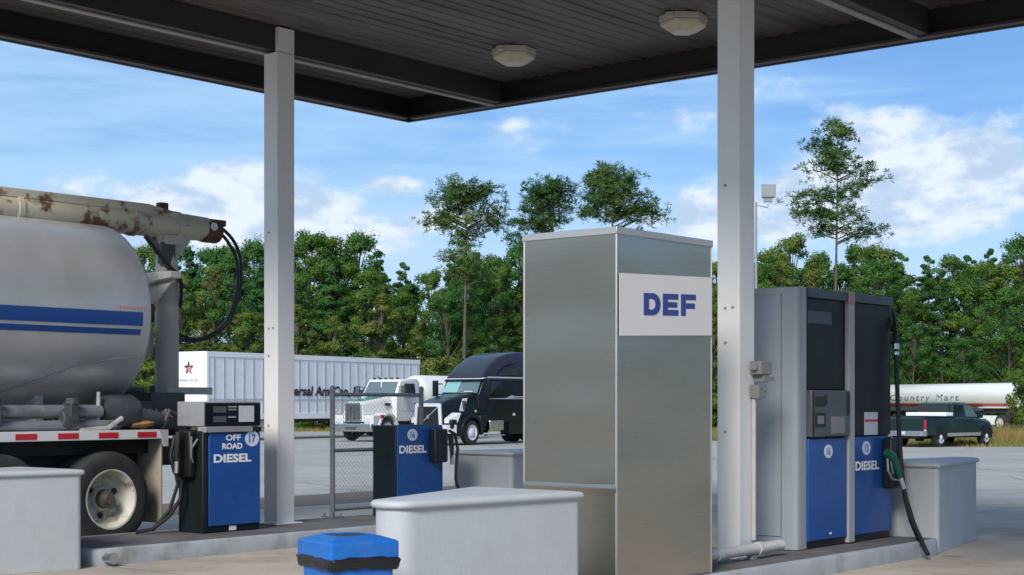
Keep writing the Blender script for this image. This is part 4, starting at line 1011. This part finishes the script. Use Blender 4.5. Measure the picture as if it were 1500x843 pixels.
gm.loft([[(1.50,u,v) for u,v in outer_],[(1.58,u,v) for u,v in outer_],[(1.60,u*.97,v) for u,v in outer_],[(1.59,u,v) for u,v in inner_],[(1.50,u,v) for u,v in inner_]], cap=False)
gr = t.part('grille_surround', gm, 'grillepale', smooth=30)
t.part('grille', MB().prism(inner_, 'x', 1.49, 1.545), 'black', parent=gr)
db = MB(); db.add([(1.255,-.44,.90),(1.255,-.38,.90),(1.255,.40,1.74),(1.255,.34,1.74)], [(0,1,2,3)]) 
for v in list(db.v): v.y = -v.y*-1
em_ = MB(); em_.tube([(1.562,-.56,.76),(1.562,.53,1.60)], .03, 8); em_.lathe([(.075,1.54),(.075,1.575),(.04,1.58)], (0,-.01,1.18), 'x', 14)
t.part('grille_bar', em_, 'chrome', parent=gr)
for sgn in (1,-1):
    hl = MB(); hl.loft([[(1.50,sgn*.80,.92),(1.46,sgn*1.0,.92),(1.44,sgn*1.03,1.10),(1.48,sgn*.80,1.12)],[(1.2,sgn*.80,.94),(1.05,sgn*1.185,.94),(.80,sgn*1.19,1.36),(1.0,sgn*.84,1.38)]])
    t.part('headlight', hl, 'lens', smooth=30, bevel=.02)
    sc = MB(); 
    sc.loft([[(.55,sgn*.885,1.42),(.30,sgn*.93,1.42),(.30,sgn*.92,1.48),(.55,sgn*.87,1.48)],[(.30,sgn*.86,1.92),(.02,sgn*.90,1.96),(.02,sgn*.88,1.99),(.30,sgn*.83,1.96)]])
    t.part('hood_intake', sc, 'pinstripe', smooth=20, bevel=.01)
    im = MB()
    for k in range(3): im.box(.2+.06*k,.24+.06*k,sgn*.9-.05,sgn*.9+.055,1.5,1.86)
    t.part('hood_louvre', im, 'machine')
t.part('bumper', MB().prism(roundpoly([(1.55,-.95),(1.68,-.6),(1.68,.6),(1.55,.95),(1.15,1.2),(.7,1.2),(.7,-1.2),(1.15,-1.2)], .08, 3), 'z', .36, .82), 'cabblack', smooth=40, bevel=.03)
t.part('bumper_trim', MB().prism(roundpoly([(1.57,.72),(1.66,.72),(1.57,.97),(1.16,1.215),(1.12,1.14),(1.48,.9)], .01, 2), 'z', .50, .86), 'pinstripe', smooth=40)
cb = MB(); cb.loft([sec(-.62,1.10,.95,2.16,.10,1.02), sec(-.98,1.16,.95,2.80,.08,1.04), sec(-2.4,1.20,.95,2.86,.05,1.18), sec(-4.3,1.22,.95,2.86,.05,1.2)])
cbo = t.part('cab', cb, 'cabblack', smooth=40)
rf = MB(); rf.loft([sec(-.86,1.02,2.75,2.84,.04,.96), sec(-1.05,1.10,2.75,3.05,.14,.93), sec(-1.5,1.16,2.75,3.42,.25,.98), sec(-2.1,1.19,2.75,3.74,.30,1.02), sec(-2.8,1.21,2.75,3.93,.28,1.06), sec(-3.6,1.215,2.75,4.02,.25,1.1), sec(-4.3,1.22,2.75,4.02,.22,1.1)])
rfo = t.part('roof_fairing', rf, 'roofslate', smooth=45)
t.part('roof_trim', MB().box(-4.3,-.95,1.222,1.235,2.84,2.90).add([(-.80,-1.02,2.80),(-.80,1.02,2.80),(-.9,1.22,2.86),(-.9,-1.22,2.86)],[(0,1,2,3)]), 'pinstripe', parent=rfo, bevel=.004)
for sgn in (1,-1):
    rw = MB(); yy = sgn*1.20
    rw.add([(-1.75,sgn*1.195,2.98),(-3.3,sgn*1.218,2.98),(-3.3,sgn*1.20,3.55),(-2.7,sgn*1.195,3.50),(-2.05,sgn*1.19,3.25)], [(0,1,2,3,4)])
    for v in rw.v: v.y += sgn*.012
    t.part('sleeper_window', rw, 'glassdark', smooth=0)
    sw = MB(); sw.add([(-1.1,sgn*1.185,2.08),(-2.0,sgn*1.212,2.02),(-2.0,sgn*1.20,2.72),(-1.26,sgn*1.13,2.72)], [(0,1,2,3)]); 
    for v in sw.v: v.y += sgn*.012
    t.part('side_window', sw, 'glassdark', smooth=0)
    cf = MB(); cf.box(-4.25,-2.5,sgn*1.235-.012,sgn*1.235+.012,.42,.93); t.part('side_skirt', cf, 'cabblack')
    ss = MB(); ss.box(-2.15,-1.15,sgn*1.06-.16,sgn*1.06+.16,.60,1.02); ss.box(-2.2,-1.0,sgn*1.12-.14,sgn*1.12+.14,.36,.42); so_ = t.part('fuel_tank', ss, 'chrome', bevel=.08)
    mr = MB(); mr.box(-.75,-.62,sgn*1.42-.12,sgn*1.42+.12,2.05,2.75); mr.tube([(-.8,sgn*1.1,2.6),(-.7,sgn*1.4,2.6)], .03, 6); mr.tube([(-.8,sgn*1.1,2.15),(-.7,sgn*1.4,2.15)], .03, 6); t.part('mirror', mr, 'cabblack', bevel=.03)
    ps = MB(); ps.box(-4.3,-1.05,sgn*1.225-.004,sgn*1.225+.012,1.945,1.975); ps.prism([(-2.3,1.975),(-2.7,2.10),(-3.0,2.06),(-4.3,2.06),(-4.3,2.02),(-3.0,2.02)], 'y', sgn*1.225-.004, sgn*1.225+.013); t.part('pinstripe', ps, 'pinstripe')
    lp_ = MB(); lp_.box(-2.95,-2.80,sgn*1.23-.01,sgn*1.23+.012,1.22,1.33); lp_.lathe([(.05,-.02),(.05,.02)], (-.35,sgn*1.06,1.42), 'y', 10); t.part('side_lamp', lp_, 'pinstripe')
ws = MB(); ws.add([(-.585,-.96,2.20),(-.585,.96,2.20),(-.925,.90,2.74),(-.925,-.90,2.74)], [(0,1,2,3)])
for v in ws.v: v.x += .015
wso = t.part('windscreen', ws, 'glass', smooth=0)
w2 = MB(); w2.add([(-.56,-.93,2.23),(-.56,-.12,2.23),(-.90,-.12,2.72),(-.90,-.88,2.72)], [(0,1,2,3)])
for v in w2.v: v.x += .006
t.part('sun_screen', w2, 'glassteal', parent=wso, smooth=0)
vs_ = MB(); vs_.prism([(-.78,2.74),(-1.0,2.84),(-1.0,2.78),(-.84,2.70)], 'y', -1.02, 1.02); t.part('sun_visor', vs_, 'cabblack')
pp = MB(); pp.box(-.55,-.5,.3,.75,2.24,2.29); pp.tube([(-.56,-.3,2.22),(-.62,.15,2.34)], .012, 5); t.part('wiper', pp, 'pinstripe', parent=wso)
ch = MB(); ch.box(-8.0,1.0,-.5,.5,.62,.95); t.part('chassis', ch, 'frame')
fw = MB(); fw.lathe([(.55,.98),(.55,1.18),(.2,1.22)], (-6.3,0,0), 'z', 16); t.part('fifth_wheel', fw, 'machine')
for sgn in (1,-1):
    wheel(t, 0, sgn*1.14, .52, .52, .30, sgn, rimm='grillepale', n=36)
    for xx in (-5.6,-6.95): wheel(t, xx, sgn*1.2, .52, .52, .58, sgn, rimm='chrome', n=28)

# ------------------------------------------------------------------ dark green pickup
hv = Vector((.719,.695)); ang = math.atan2(hv.y,hv.x)
rw_ = Vector((17.27,63.0)); right = Vector((hv.y,-hv.x)); axc = rw_ - right*.90     # rear axle centre
t = Thing('pickup_truck', 'dark green pickup truck parked with its tail towards the pumps', 'pickup', (axc.x,axc.y,gz(63)+.0), ang)
pb = MB()
def psec(x, hw, z0_, z1_, r=.10, tw=None): return sec(x, hw, z0_, z1_, r, tw, 3)
pb.loft([psec(-1.18,.93,.50,1.16,.06,.92), psec(-1.12,.97,.48,1.20,.06,.95), psec(1.2,.98,.45,1.20,.07,.95), psec(2.7,.98,.45,1.18,.10,.94), psec(3.4,.97,.45,1.13,.14,.88), psec(4.15,.95,.46,1.06,.16,.82), psec(4.42,.86,.5,.96,.15,.74)])
pbo = t.part('body', pb, 'pickup', smooth=40)
cbm = MB(); cbm.loft([psec(1.12,.90,1.15,1.22,.04,.86), psec(1.20,.90,1.15,1.76,.10,.76), psec(1.5,.91,1.15,1.81,.12,.76), psec(2.35,.91,1.15,1.80,.12,.75), psec(2.62,.90,1.15,1.70,.10,.74), psec(3.30,.88,1.10,1.16,.04,.84)])
cbo = t.part('cab', cbm, 'pickup', smooth=40)
bed = MB(); bed.box(-1.08,1.05,-.80,.80,1.19,1.215); t.part('bed', bed, 'black')
br_ = MB(); br_.box(-1.10,1.08,-.97,-.86,1.20,1.24); br_.box(-1.10,1.08,.86,.97,1.20,1.24); t.part('bed_rail', br_, 'pickup', bevel=.01)
tb = MB(); tb.box(.45,1.02,-.93,.93,1.245,1.40); t.part('tool_box', tb, 'trwhite', bevel=.02)
rwin = MB(); rwin.add([(1.145,-.74,1.27),(1.145,.74,1.27),(1.19,.66,1.71),(1.19,-.66,1.71)], [(0,1,2,3)])
for v in rwin.v: v.x -= .025
t.part('rear_window', rwin, 'glassdark', smooth=0)
fwin = MB(); fwin.add([(3.22,-.78,1.19),(3.22,.78,1.19),(2.68,.66,1.68),(2.68,-.66,1.68)], [(0,1,2,3)])
for v in fwin.v: v.x += .03; v.z += .015
t.part('windscreen', fwin, 'glass', smooth=0)
for sgn in (1,-1):
    def sy_(z): return sgn*(.905-(z-1.15)/.63*.14+.012)
    w1 = MB(); w1.add([(1.28,sy_(1.24),1.24),(1.95,sy_(1.24),1.24),(1.95,sy_(1.70),1.70),(1.34,sy_(1.70),1.70)], [(0,1,2,3)]); t.part('side_window', w1, 'glassdark', smooth=0)
    w1 = MB(); w1.add([(2.05,sy_(1.22),1.22),(3.02,sy_(1.20),1.20),(2.60,sy_(1.66),1.66),(2.05,sy_(1.70),1.70)], [(0,1,2,3)]); t.part('side_window', w1, 'glass', smooth=0)
    t.part('tail_light', MB().box(-1.20,-1.08,sgn*.945-.035,sgn*.945+.03,.72,1.10), 'lensred', bevel=.02)
    t.part('tail_lamp_base', MB().box(-1.202,-1.09,sgn*.945-.03,sgn*.945+.028,.66,.715), 'lens', bevel=.01)
    for xx in (0,3.62):
        ar_ = MB(); pl = [(xx+.47*math.cos(R(a_)), .40+.47*math.sin(R(a_))) for a_ in range(-10,191,20)]
        ar_.prism(pl, 'y', sgn*.955, sgn*.984); t.part('wheel_arch', ar_, 'black', smooth=0)
    t.part('sill', MB().box(.5,3.1,sgn*.985-.015,sgn*.985+.006,.42,.56), 'pickupgrey', bevel=.008)
    mr = MB(); mr.box(2.82,2.95,sgn*1.10-.10,sgn*1.10+.10,1.16,1.34); t.part('mirror', mr, 'cabblack', bevel=.03)
    dl = MB(); dl.box(2.0,2.012,sgn*.985-.01,sgn*.985+.004,.6,1.18); dl.box(2.12,2.28,sgn*.985-.01,sgn*.985+.02,1.02,1.06); t.part('door_handle', dl, 'black')
t.part('rear_bumper', MB().prism(roundpoly([(-1.36,-.92),(-1.14,-.98),(-1.0,-.98),(-1.0,.98),(-1.14,.98),(-1.36,.92)], .05, 3), 'z', .46, .66), 'chrome', smooth=40, bevel=.015)
t.part('plate', MB().box(-1.368,-1.36,-.16,.16,.52,.64), 'palepaper')
tg_ = MB(); tg_.box(-1.195,-1.18,-.80,.80,.70,1.16); tgo = t.part('tailgate', tg_, 'pickup', bevel=.01)
t.part('handle', MB().box(-1.202,-1.194,-.12,.12,1.0,1.08), 'black', parent=tgo)
un = MB(); un.box(-1.0,4.1,-.5,.5,.34,.46); un.tube([(0,-.8,.38),(0,.8,.38)], .06, 8); un.lathe([(0,-.16),(.14,-.14),(.14,.14),(0,.16)], (0,0,.36), 'y', 10); un.tube([(-1.1,.4,.36),(.8,.4,.36)], .04, 6); t.part('chassis', un, 'frame')
for sgn in (1,-1):
    for xx in (0,3.62): wheel(t, xx, sgn*.97, .385, .385, .25, sgn, rimm='grillepale', n=28, rf=.6)

# ------------------------------------------------------------------ bright tank trailer at the tree line
pL = Vector(((1290-CX)/F*112,112)); pR = Vector(((1496-CX)/F*100,100))
dv = (pR-pL).normalized(); ang = math.atan2(dv.y,dv.x); LN = (pR-pL).length
t = Thing('tank_trailer', 'bright silver white tank trailer with an orange stripe at the tree line', 'trailer', (pL.x,pL.y,gz(110)), ang)
r_ = .86; zc = 2.22
tk = MB(); tk.lathe([(0,0),(r_*.6,.02),(r_*.93,.12),(r_,.3),(r_,LN*.5),(r_,LN-.3),(r_*.93,LN-.12),(r_*.6,LN-.02),(0,LN)], (0,0,zc), 'x', 32)
tko = t.part('tank', tk, 'tankerwhite', smooth=50)
def tp_(x, z, e=.006): return (x, -math.sqrt((r_+e)**2-(z-zc)**2), z)
def tband(z0_, z1_, m, nm):
    b_ = MB(); 
    for k in range(4):
        a_ = z0_+(z1_-z0_)*k/4; c_ = z0_+(z1_-z0_)*(k+1)/4
        b_.quad(tp_(.3,a_),tp_(LN-.3,a_),tp_(LN-.3,c_),tp_(.3,c_))
    t.part(nm, b_, m, parent=tko, smooth=60, recalc=False)
tband(1.55,1.74,'orange','stripe')
text_mesh('Country Mart', LN*.50, .55, (LN*.40,-r_,2.08), (1,0,0), (0,0,1), 'lettering', 'inkblue', tko, (0,0,0), bold=.0, shear=.2, space=1.25, conform=lambda p_: Vector(tp_(p_.x,p_.z,.012)))
ch = MB(); ch.box(.4,LN-.4,-.6,.6,1.12,1.42); ch.box(.4,LN-2.5,-.84,-.78,1.25,1.5); t.part('chassis', ch, 'machine')
fl = MB(); fl.box(LN-2.9,LN-.4,-.9,.9,1.42,1.5); t.part('fender', fl, 'tankerwhite', bevel=.02)
lg = MB(); lg.box(LN*.62,LN*.62+.12,-.75,-.6,.05,1.12); lg.box(LN*.62,LN*.62+.12,.6,.75,.05,1.12); lg.tube([(LN*.52,-.7,1.1),(LN*.60,-.7,.2)], .05, 6); t.part('landing_gear', lg, 'frame')
hb = MB(); hb.box(LN*.70,LN*.90,-.88,-.7,.35,.95); t.part('valve_box', hb, 'trwhite', bevel=.02)
hb = MB(); hb.box(LN*.72,LN*.84,-.886,-.881,.55,.75); t.part('box_notice', hb, 'machine')
for xx in (1.3,2.6,LN-.9): 
    wheel(t, xx, -.95, .5, .5, .5, -1, n=20); wheel(t, xx, .95, .5, .5, .5, 1, n=20)

# ------------------------------------------------------------------ floodlight
pw = W(1107.5, 590, 62); gl = gz(62)
t = Thing('street_lamp', 'slim pole with a square grey floodlight beyond the right post', 'street lamp', (pw.x,62,gl))
ztop = (W(1107,300,62).z)-gl
t.part('pole', MB().tube([(0,0,0),(0,0,ztop+.1)], [.07,.045], 10), 'lampgrey')
lx = W(1125,281,62).x-pw.x; lz = W(1125,281,62).z-gl
t.part('arm', MB().tube([(0,0,ztop-.02),(lx,0,ztop-.12),(lx,0,ztop)], .022, 6), 'lampgrey')
fl = MB(); fl.loft([[(lx+u*.27,-.16,lz+v*.31) for u,v in ((-1.05,-.8),(1.05,-.8),(1.12,.9),(-1.12,.9))],[(lx+u*.22,.10,lz+v*.26) for u,v in ((-1,-1),(1,-1),(1,1),(-1,1))]]); fl.box(lx-.16,lx+.16,-.1,.08,lz-.42,lz-.26)
flo = t.part('lamp_head', fl, 'lampgrey', smooth=0, bevel=.015)
t.part('lamp_glass', MB().add([(lx+u*.26,-.172,lz+v*.28) for u,v in ((-.95,-.75),(.95,-.75),(1,.85),(-1,.85))],[(0,1,2,3)]), 'lampgrey', parent=flo, smooth=0)

# ------------------------------------------------------------------ trees
def leaf_quads(mb, c, rad, n, size, rng, tone, flat=0.85, asp=1.0):
    c = Vector(c); out = Vector((c.x, c.y, 0)); out = out.normalized()*.8 if out.length > .05 else out
    if mb.nrm is None: mb.nrm = []
    for _ in range(n):
        d = Vector((rng.gauss(0,1),rng.gauss(0,1),rng.gauss(0,1)*flat)).normalized()
        p = c + Vector((d.x*rad,d.y*rad,d.z*rad*flat))*(rng.random()**.45)
        nrm = (d*0.7+Vector((rng.gauss(0,.6),rng.gauss(0,.6),rng.gauss(0,.6)+.25))).normalized()
        u = nrm.orthogonal().normalized(); u.rotate(Matrix.Rotation(rng.uniform(0,6.28),3,nrm)); w = nrm.cross(u)
        s = size*rng.uniform(.6,1.3)
        sn = (d*.55+out*.55+nrm*.35+Vector((0,0,.25))).normalized()
        q = [p-u*s*asp, p+w*s*.5, p+u*s*asp, p-w*s*.5]
        if (q[1]-q[0]).cross(q[2]-q[0]).dot(sn) < 0: q = q[::-1]
        o = len(mb.v); mb.v += q; mb.nrm += [sn]*4
        mb.f.append([o,o+1,o+2,o+3]); mb.m.append(0); mb.tone.append(min(1,max(0,tone+rng.gauss(0,.07))))
def trunk_mesh(h, r0, rng, lean=0.3, limbs=()):
    tm = MB(); pts = []; k = 7
    for i in range(k+1):
        f_ = i/k; pts.append(Vector((lean*math.sin(f_*2.2)*f_, lean*.6*math.sin(f_*3.1+1)*f_, h*f_)))
    tm.tube(pts, [r0*(1-.85*i/k) for i in range(k+1)], 8)
    for (p, q, r) in limbs:
        mid = p.lerp(q,.5)+Vector((0,0,.1*(q-p).length)); tm.tube([p,mid,q], [r,r*.65,r*.25], 6)
    return tm, pts
def onaxis(pts, f_):
    x = f_*(len(pts)-1); i = min(int(x), len(pts)-2); return pts[i].lerp(pts[i+1], x-i)

def make_broad(name, label, h, wr, seed, leafm, nclump=60, lpc=75, size=.085, low=.06, egg=.45, barkm='bark', group=None, cat='tree'):
    rng = random.Random(seed); t = Thing(name, label, cat, (0,-500,0), 0, group)
    cm = MB(); cm.tone = []; limbs = []
    _, axis = trunk_mesh(h*.92, .16, rng)
    for k in range(nclump):
        f_ = low+(1-low)*rng.random()**.85
        prof = (math.sin(math.pi*min(1,max(0,(f_-low*.5)/(1.02-low*.5)))**.8))**.65 if f_ > egg else .72+.28*f_/egg
        rr = wr*prof*(rng.random()**.5)*rng.uniform(.85,1.18)
        an = rng.uniform(0,6.283); c_ = onaxis(axis, min(1,f_*.98))+Vector((rr*math.cos(an),rr*math.sin(an),0)); c_.z = h*f_
        rad = wr*rng.uniform(.16,.34)*(1-.35*f_)
        leaf_quads(cm, c_, rad, int(3.3*lpc*(rad/(wr*.26))**2), size, rng, .5+rng.gauss(0,.17)+.10*(f_-.5))
        if k % 3 == 0: limbs.append((onaxis(axis, max(.08,f_-.18)), c_, .05))
    for k in range(6):                      # leader shoots at the top keep the outline ragged
        an = rng.uniform(0,6.283); rr = wr*rng.uniform(0,.45)
        leaf_quads(cm, (rr*math.cos(an),rr*math.sin(an),h*rng.uniform(.90,1.03)), wr*.16, 28, size*.8, rng, .55+rng.gauss(0,.1))
    rng2 = random.Random(seed); tm, _ = trunk_mesh(h*.92, .16, rng2, limbs=limbs)
    t.part('trunk', tm, barkm, smooth=60)
    t.part('crown', cm, leafm, smooth=0, recalc=False)
    return t.root
def make_cone(name, label, h, wr, seed, leafm, group=None):
    rng = random.Random(seed); t = Thing(name, label, 'tree', (0,-500,0), 0, group); cm = MB(); cm.tone = []; limbs = []
    _, axis = trunk_mesh(h*.97, .14, rng, .15)
    for k in range(120):
        f_ = .05+.95*rng.random()**.9; rr = wr*(1.06-f_)**.75*rng.uniform(.3,1.08); an = rng.uniform(0,6.283)
        c_ = onaxis(axis,min(1,f_))+Vector((rr*math.cos(an),rr*math.sin(an),0)); c_.z = h*f_+rr*.12
        leaf_quads(cm, c_, wr*rng.uniform(.16,.30)*(1.15-.6*f_), 230, .08, rng, .45+rng.gauss(0,.17), .7, .8)
        if k % 3 == 0: limbs.append((onaxis(axis,max(.05,f_-.04)), c_, .035))
    tm, _ = trunk_mesh(h*.97, .14, random.Random(seed), .15, limbs)
    t.part('trunk', tm, 'bark', smooth=60); t.part('crown', cm, leafm, smooth=0, recalc=False)
    return t.root

def needle_tuft(mb, c, rad, n, rng, tone, out):
    if mb.nrm is None: mb.nrm = []
    for _ in range(n):
        d = Vector((rng.gauss(0,1),rng.gauss(0,1),rng.gauss(0,.7)+.45)).normalized()
        p0 = Vector(c)+d*rad*rng.uniform(0,.4); p1 = p0+d*rad*rng.uniform(.45,.85)
        w = d.orthogonal().normalized(); w.rotate(Matrix.Rotation(rng.uniform(0,6.28),3,d)); w *= rad*.07
        sn = (d*.6+out*.5+Vector((0,0,.35))).normalized()
        q = [p0-w*.5, p0+w*.5, p1+w, p1-w]
        if (q[1]-q[0]).cross(q[2]-q[0]).dot(sn) < 0: q = q[::-1]
        o = len(mb.v); mb.v += q; mb.nrm += [sn]*4; mb.f.append([o,o+1,o+2,o+3]); mb.m.append(0); mb.tone.append(min(1,max(0,tone+rng.gauss(0,.06))))
def make_pine(name, label, d, xpx, ytop, lobes, seed, trunk_r=.17, dens_=.60, wide=1.1):
    """lobes: (x px, y px, half width px, half height px, branches) measured in the photo at the tree's own distance d"""
    rng = random.Random(seed); sc = d/F; gz0 = gz(d)-.03; xw = (xpx-CX)*sc
    t = Thing(name, label, 'pine tree', (xw,d,gz0)); h = H-(ytop-HY)*sc-gz0
    cm = MB(); cm.tone = []; limbs = []
    _, axis = trunk_mesh(h*.97, trunk_r, rng, .25)
    for (lx, ly, hw, hh, nb) in lobes:
        cz = H-(ly-HY)*sc-gz0; cxw = (lx-xpx)*sc; hw *= sc*wide; hh *= sc; cxw *= wide
        dep = max(hw*.85, .8); nb = max(3, int(nb*dens_))
        for _ in range(nb):
            u = Vector((rng.gauss(0,1),rng.gauss(0,1),rng.gauss(0,1))).normalized()*(rng.random()**.4)
            tipp = Vector((cxw+u.x*hw, u.y*dep, cz+u.z*hh))
            ff = min(.98,max(.1,(tipp.z-abs(tipp.x)*.25)/h)); root = onaxis(axis, ff/.97 if ff < .96 else 1)
            limbs.append((root, tipp, .045)); tone = .5+rng.gauss(0,.2)+u.z*.05
            tt = (tipp-root); tt.z = 0; tt = tt.normalized() if tt.length > .05 else Vector((0,0,0))
            for q in range(13):             # tufts gather in a flat pad at the branch end, a few further in
                f_ = 1-.07*q*rng.random()
                c_ = root.lerp(tipp, f_)+Vector((rng.gauss(0,.40),rng.gauss(0,.40),rng.gauss(0,.26)+.06))
                needle_tuft(cm, c_, rng.uniform(.20,.42), 20, rng, tone, tt)
    tm, _ = trunk_mesh(h*.97, trunk_r, random.Random(seed), .25, limbs)
    t.part('trunk', tm, 'bark', smooth=60); t.part('crown', cm, 'needle', smooth=0, recalc=False)
    return t
make_pine('pine_tree', 'tall pine with leaning right branch, standing left of the steel cabinet', 106, 679, 258,
          [(688,283,45,22,26),(652,300,22,14,10),(662,325,45,20,18),(640,325,22,10,8),(715,290,22,18,10),(700,328,40,12,10),(690,352,34,10,9),(672,372,24,14,10),(715,312,24,14,5),(690,400,45,24,18)], 11)
make_pine('pine_tree', 'rounded dark pine above the left rear corner of the steel cabinet', 112, 806, 258,
          [(800,285,40,22,34),(815,275,24,16,14),(775,300,30,14,14),(810,312,34,14,16),(770,322,30,10,10),(790,335,44,12,12),(745,350,22,8,6)], 12)
make_pine('pine_tree', 'bushy pine showing right above the top of the steel cabinet', 108, 893, 244,
          [(893,268,34,22,30),(870,282,26,20,16),(920,278,26,20,16),(895,303,46,18,26),(935,310,30,10,12),(955,318,22,9,8),(858,308,18,12,6),(945,292,14,10,5)], 13)
make_pine('pine_tree', 'tallest slender pine, standing alone right of the right post', 104, 1222, 183,
          [(1226,197,30,16,20),(1202,212,22,12,10),(1235,225,34,16,20),(1212,248,34,14,16),(1262,250,20,12,9),(1255,268,18,12,8),(1200,286,32,10,12),(1182,300,26,12,10),(1235,282,34,12,12),(1190,318,36,12,15),(1232,315,30,12,12),(1255,330,24,10,9),(1195,340,28,8,6),(1268,340,10,8,3)], 14, .15, .42, 1.28)

protos = {
 'oak': make_broad('broadleaf_tree', 'broadleaf tree in the wood behind the lot, mid green full crown', 12.0, 2.6, 1, 'leaf', 105, 120, group='mid green trees in the wood'),
 'ash': make_broad('broadleaf_tree', 'broadleaf tree in the wood behind the lot, dark green loose crown', 11.5, 2.9, 2, 'leafdark', 95, 120, egg=.55, group='dark green trees in the wood'),
 'gum': make_cone('young_pine', 'young conical pine in the wood behind the lot', 12.0, 2.3, 3, 'leafdark', 'young conical pines in the wood'),
 'poplar': make_broad('broadleaf_tree', 'olive green narrow tree in the wood behind the lot', 11.0, 2.0, 4, 'leafolive', 85, 115, group='olive trees in the wood'),
 'bush': make_broad('shrub', 'leafy green shrub at the foot of the wood', 4.2, 2.0, 5, 'leaf', 50, 70, .085, .04, .6, group='shrubs along the wood edge', cat='shrub'),
 'bush2': make_broad('shrub', 'olive yellow shrub at the foot of the wood', 3.4, 1.8, 6, 'leafolive', 46, 70, .085, .04, .6, group='olive shrubs along the wood edge', cat='shrub'),
}
proto_h = {'oak':12.2,'ash':11.7,'gum':12.3,'poplar':11.2,'bush':4.3,'bush2':3.5}
used = set()
def plant(kind, x, y, h, spread=1.0, rz=None, label=None):
    src = protos[kind]
    o = src if kind not in used else copy_tree(src)
    used.add(kind)
    k = h/proto_h[kind]
    o.location = (x,y,gz(y)-.05); o.scale = (k*spread, k*spread, k); o.rotation_euler = (0,0,random.uniform(0,6.28) if rz is None else rz)
    if label:
        o['label'] = label
        if 'group' in o: del o['group']
    return o
def skyline(px):
    pts = [(-200,350),(150,352),(205,350),(260,354),(300,358),(355,362),(390,352),(440,338),(470,337),(500,347),(530,343),(555,362),(575,384),(605,372),(632,392),(660,370),(700,360),(735,372),(760,352),(800,350),(1040,372),(1085,378),(1120,366),(1152,338),(1178,352),(1205,390),(1232,385),(1260,352),(1290,358),(1320,368),(1345,362),(1385,372),(1420,366),(1445,362),(1466,346),(1500,352),(1700,350)]
    for (x0,y0),(x1,y1) in zip(pts,pts[1:]):
        if x0 <= px <= x1: return y0+(y1-y0)*(px-x0)/(x1-x0)
    return 350
rt = random.Random(21); random.seed(5)
# back row sets the skyline, front rows stand lower before it
px = -120
while px < 1640:
    d = rt.uniform(124,130); y = skyline(px)+rt.uniform(-5,5)
    kind = rt.choice(['oak','ash','gum','gum','ash','oak'])
    plant(kind, (px-CX)/F*d, d, max(6,(HY-y)/F*d+H-gz(d)), rt.uniform(.85,1.1)); px += rt.uniform(26,40)
px = -100
while px < 1620:
    d = rt.uniform(116,121); y = skyline(px)+rt.uniform(8,60)
    kind = rt.choice(['oak','oak','ash','poplar','gum'])
    plant(kind, (px-CX)/F*d, d, max(5,(HY-y)/F*d+H-gz(d)), rt.uniform(.9,1.2)); px += rt.uniform(34,54)
px = -90
while px < 1610:
    d = rt.uniform(110,114); y = skyline(px)+rt.uniform(50,130)
    kind = rt.choice(['poplar','oak','poplar','ash'])
    plant(kind, (px-CX)/F*d, d, max(4.5,(HY-y)/F*d+H-gz(d)), rt.uniform(1.0,1.35)); px += rt.uniform(44,80)
px = -60
while px < 1600:
    d = rt.uniform(104.5,108.5) if px < 1250 else rt.uniform(115,117)
    plant(rt.choice(['bush','bush2','bush']), (px-CX)/F*d, d, rt.uniform(2.6,5.0), rt.uniform(.9,1.3)); px += rt.uniform(34,64)
# the wood goes on round both sides of the lot (seen reflected in the steel cabinet)
for k in range(34):
    an = R(24+k*2.6); d = rt.uniform(100,116)
    for sgn in (1,-1):
        plant(rt.choice(['oak','ash','gum']), sgn*math.sin(an)*d, math.cos(an)*d, rt.uniform(11,14), rt.uniform(1.2,1.6))
plant('bush2', W(1514,590,92).x, 92, 5.2, .55, label='olive shrub at the right edge, before the end of the tank trailer')

# ------------------------------------------------------------------ grass
gb = MB(); gb.tone = []; rg = random.Random(9)
def blade(x, y, h):
    z = gz(y)-.03; an = rg.uniform(0,6.28); w = rg.uniform(.012,.03); lx, ly = rg.gauss(0,.25)*h, rg.gauss(0,.25)*h
    o = len(gb.v); gb.v += [Vector((x-w*math.cos(an),y-w*math.sin(an),z)), Vector((x+w*math.cos(an),y+w*math.sin(an),z)), Vector((x+lx,y+ly,z+h))]
    gb.f.append([o,o+1,o+2]); gb.m.append(0)
n_ = 0
while n_ < 52000:
    px = rg.uniform(-40,1540); d = 62+46*rg.random()**1.4
    x = (px-CX)/F*d
    if d < ybound(x)+.2: 
        continue
    patch = math.sin(x*.7+1.3)*math.sin(d*.5)+.5*math.sin(x*2.1)*math.sin(d*1.3+2)
    hh = rg.uniform(.10,.32) if d > ybound(x)+2.5 else rg.uniform(.05,.16)
    if px > 1430 and d > 68: hh *= 1.6
    blade(x, d, hh*(1+.4*patch))
    flower = .25 if (px > 1460 and 70 < d < 84) else 0
    gb.tone.append(min(1,max(0,.42+.2*patch+rg.gauss(0,.12)+flower))); n_ += 1
tag(gb.build('grass', 'grassblade', smooth=0, recalc=False), kind='stuff', label='rough yellow green grass verge along the edge of the lot')
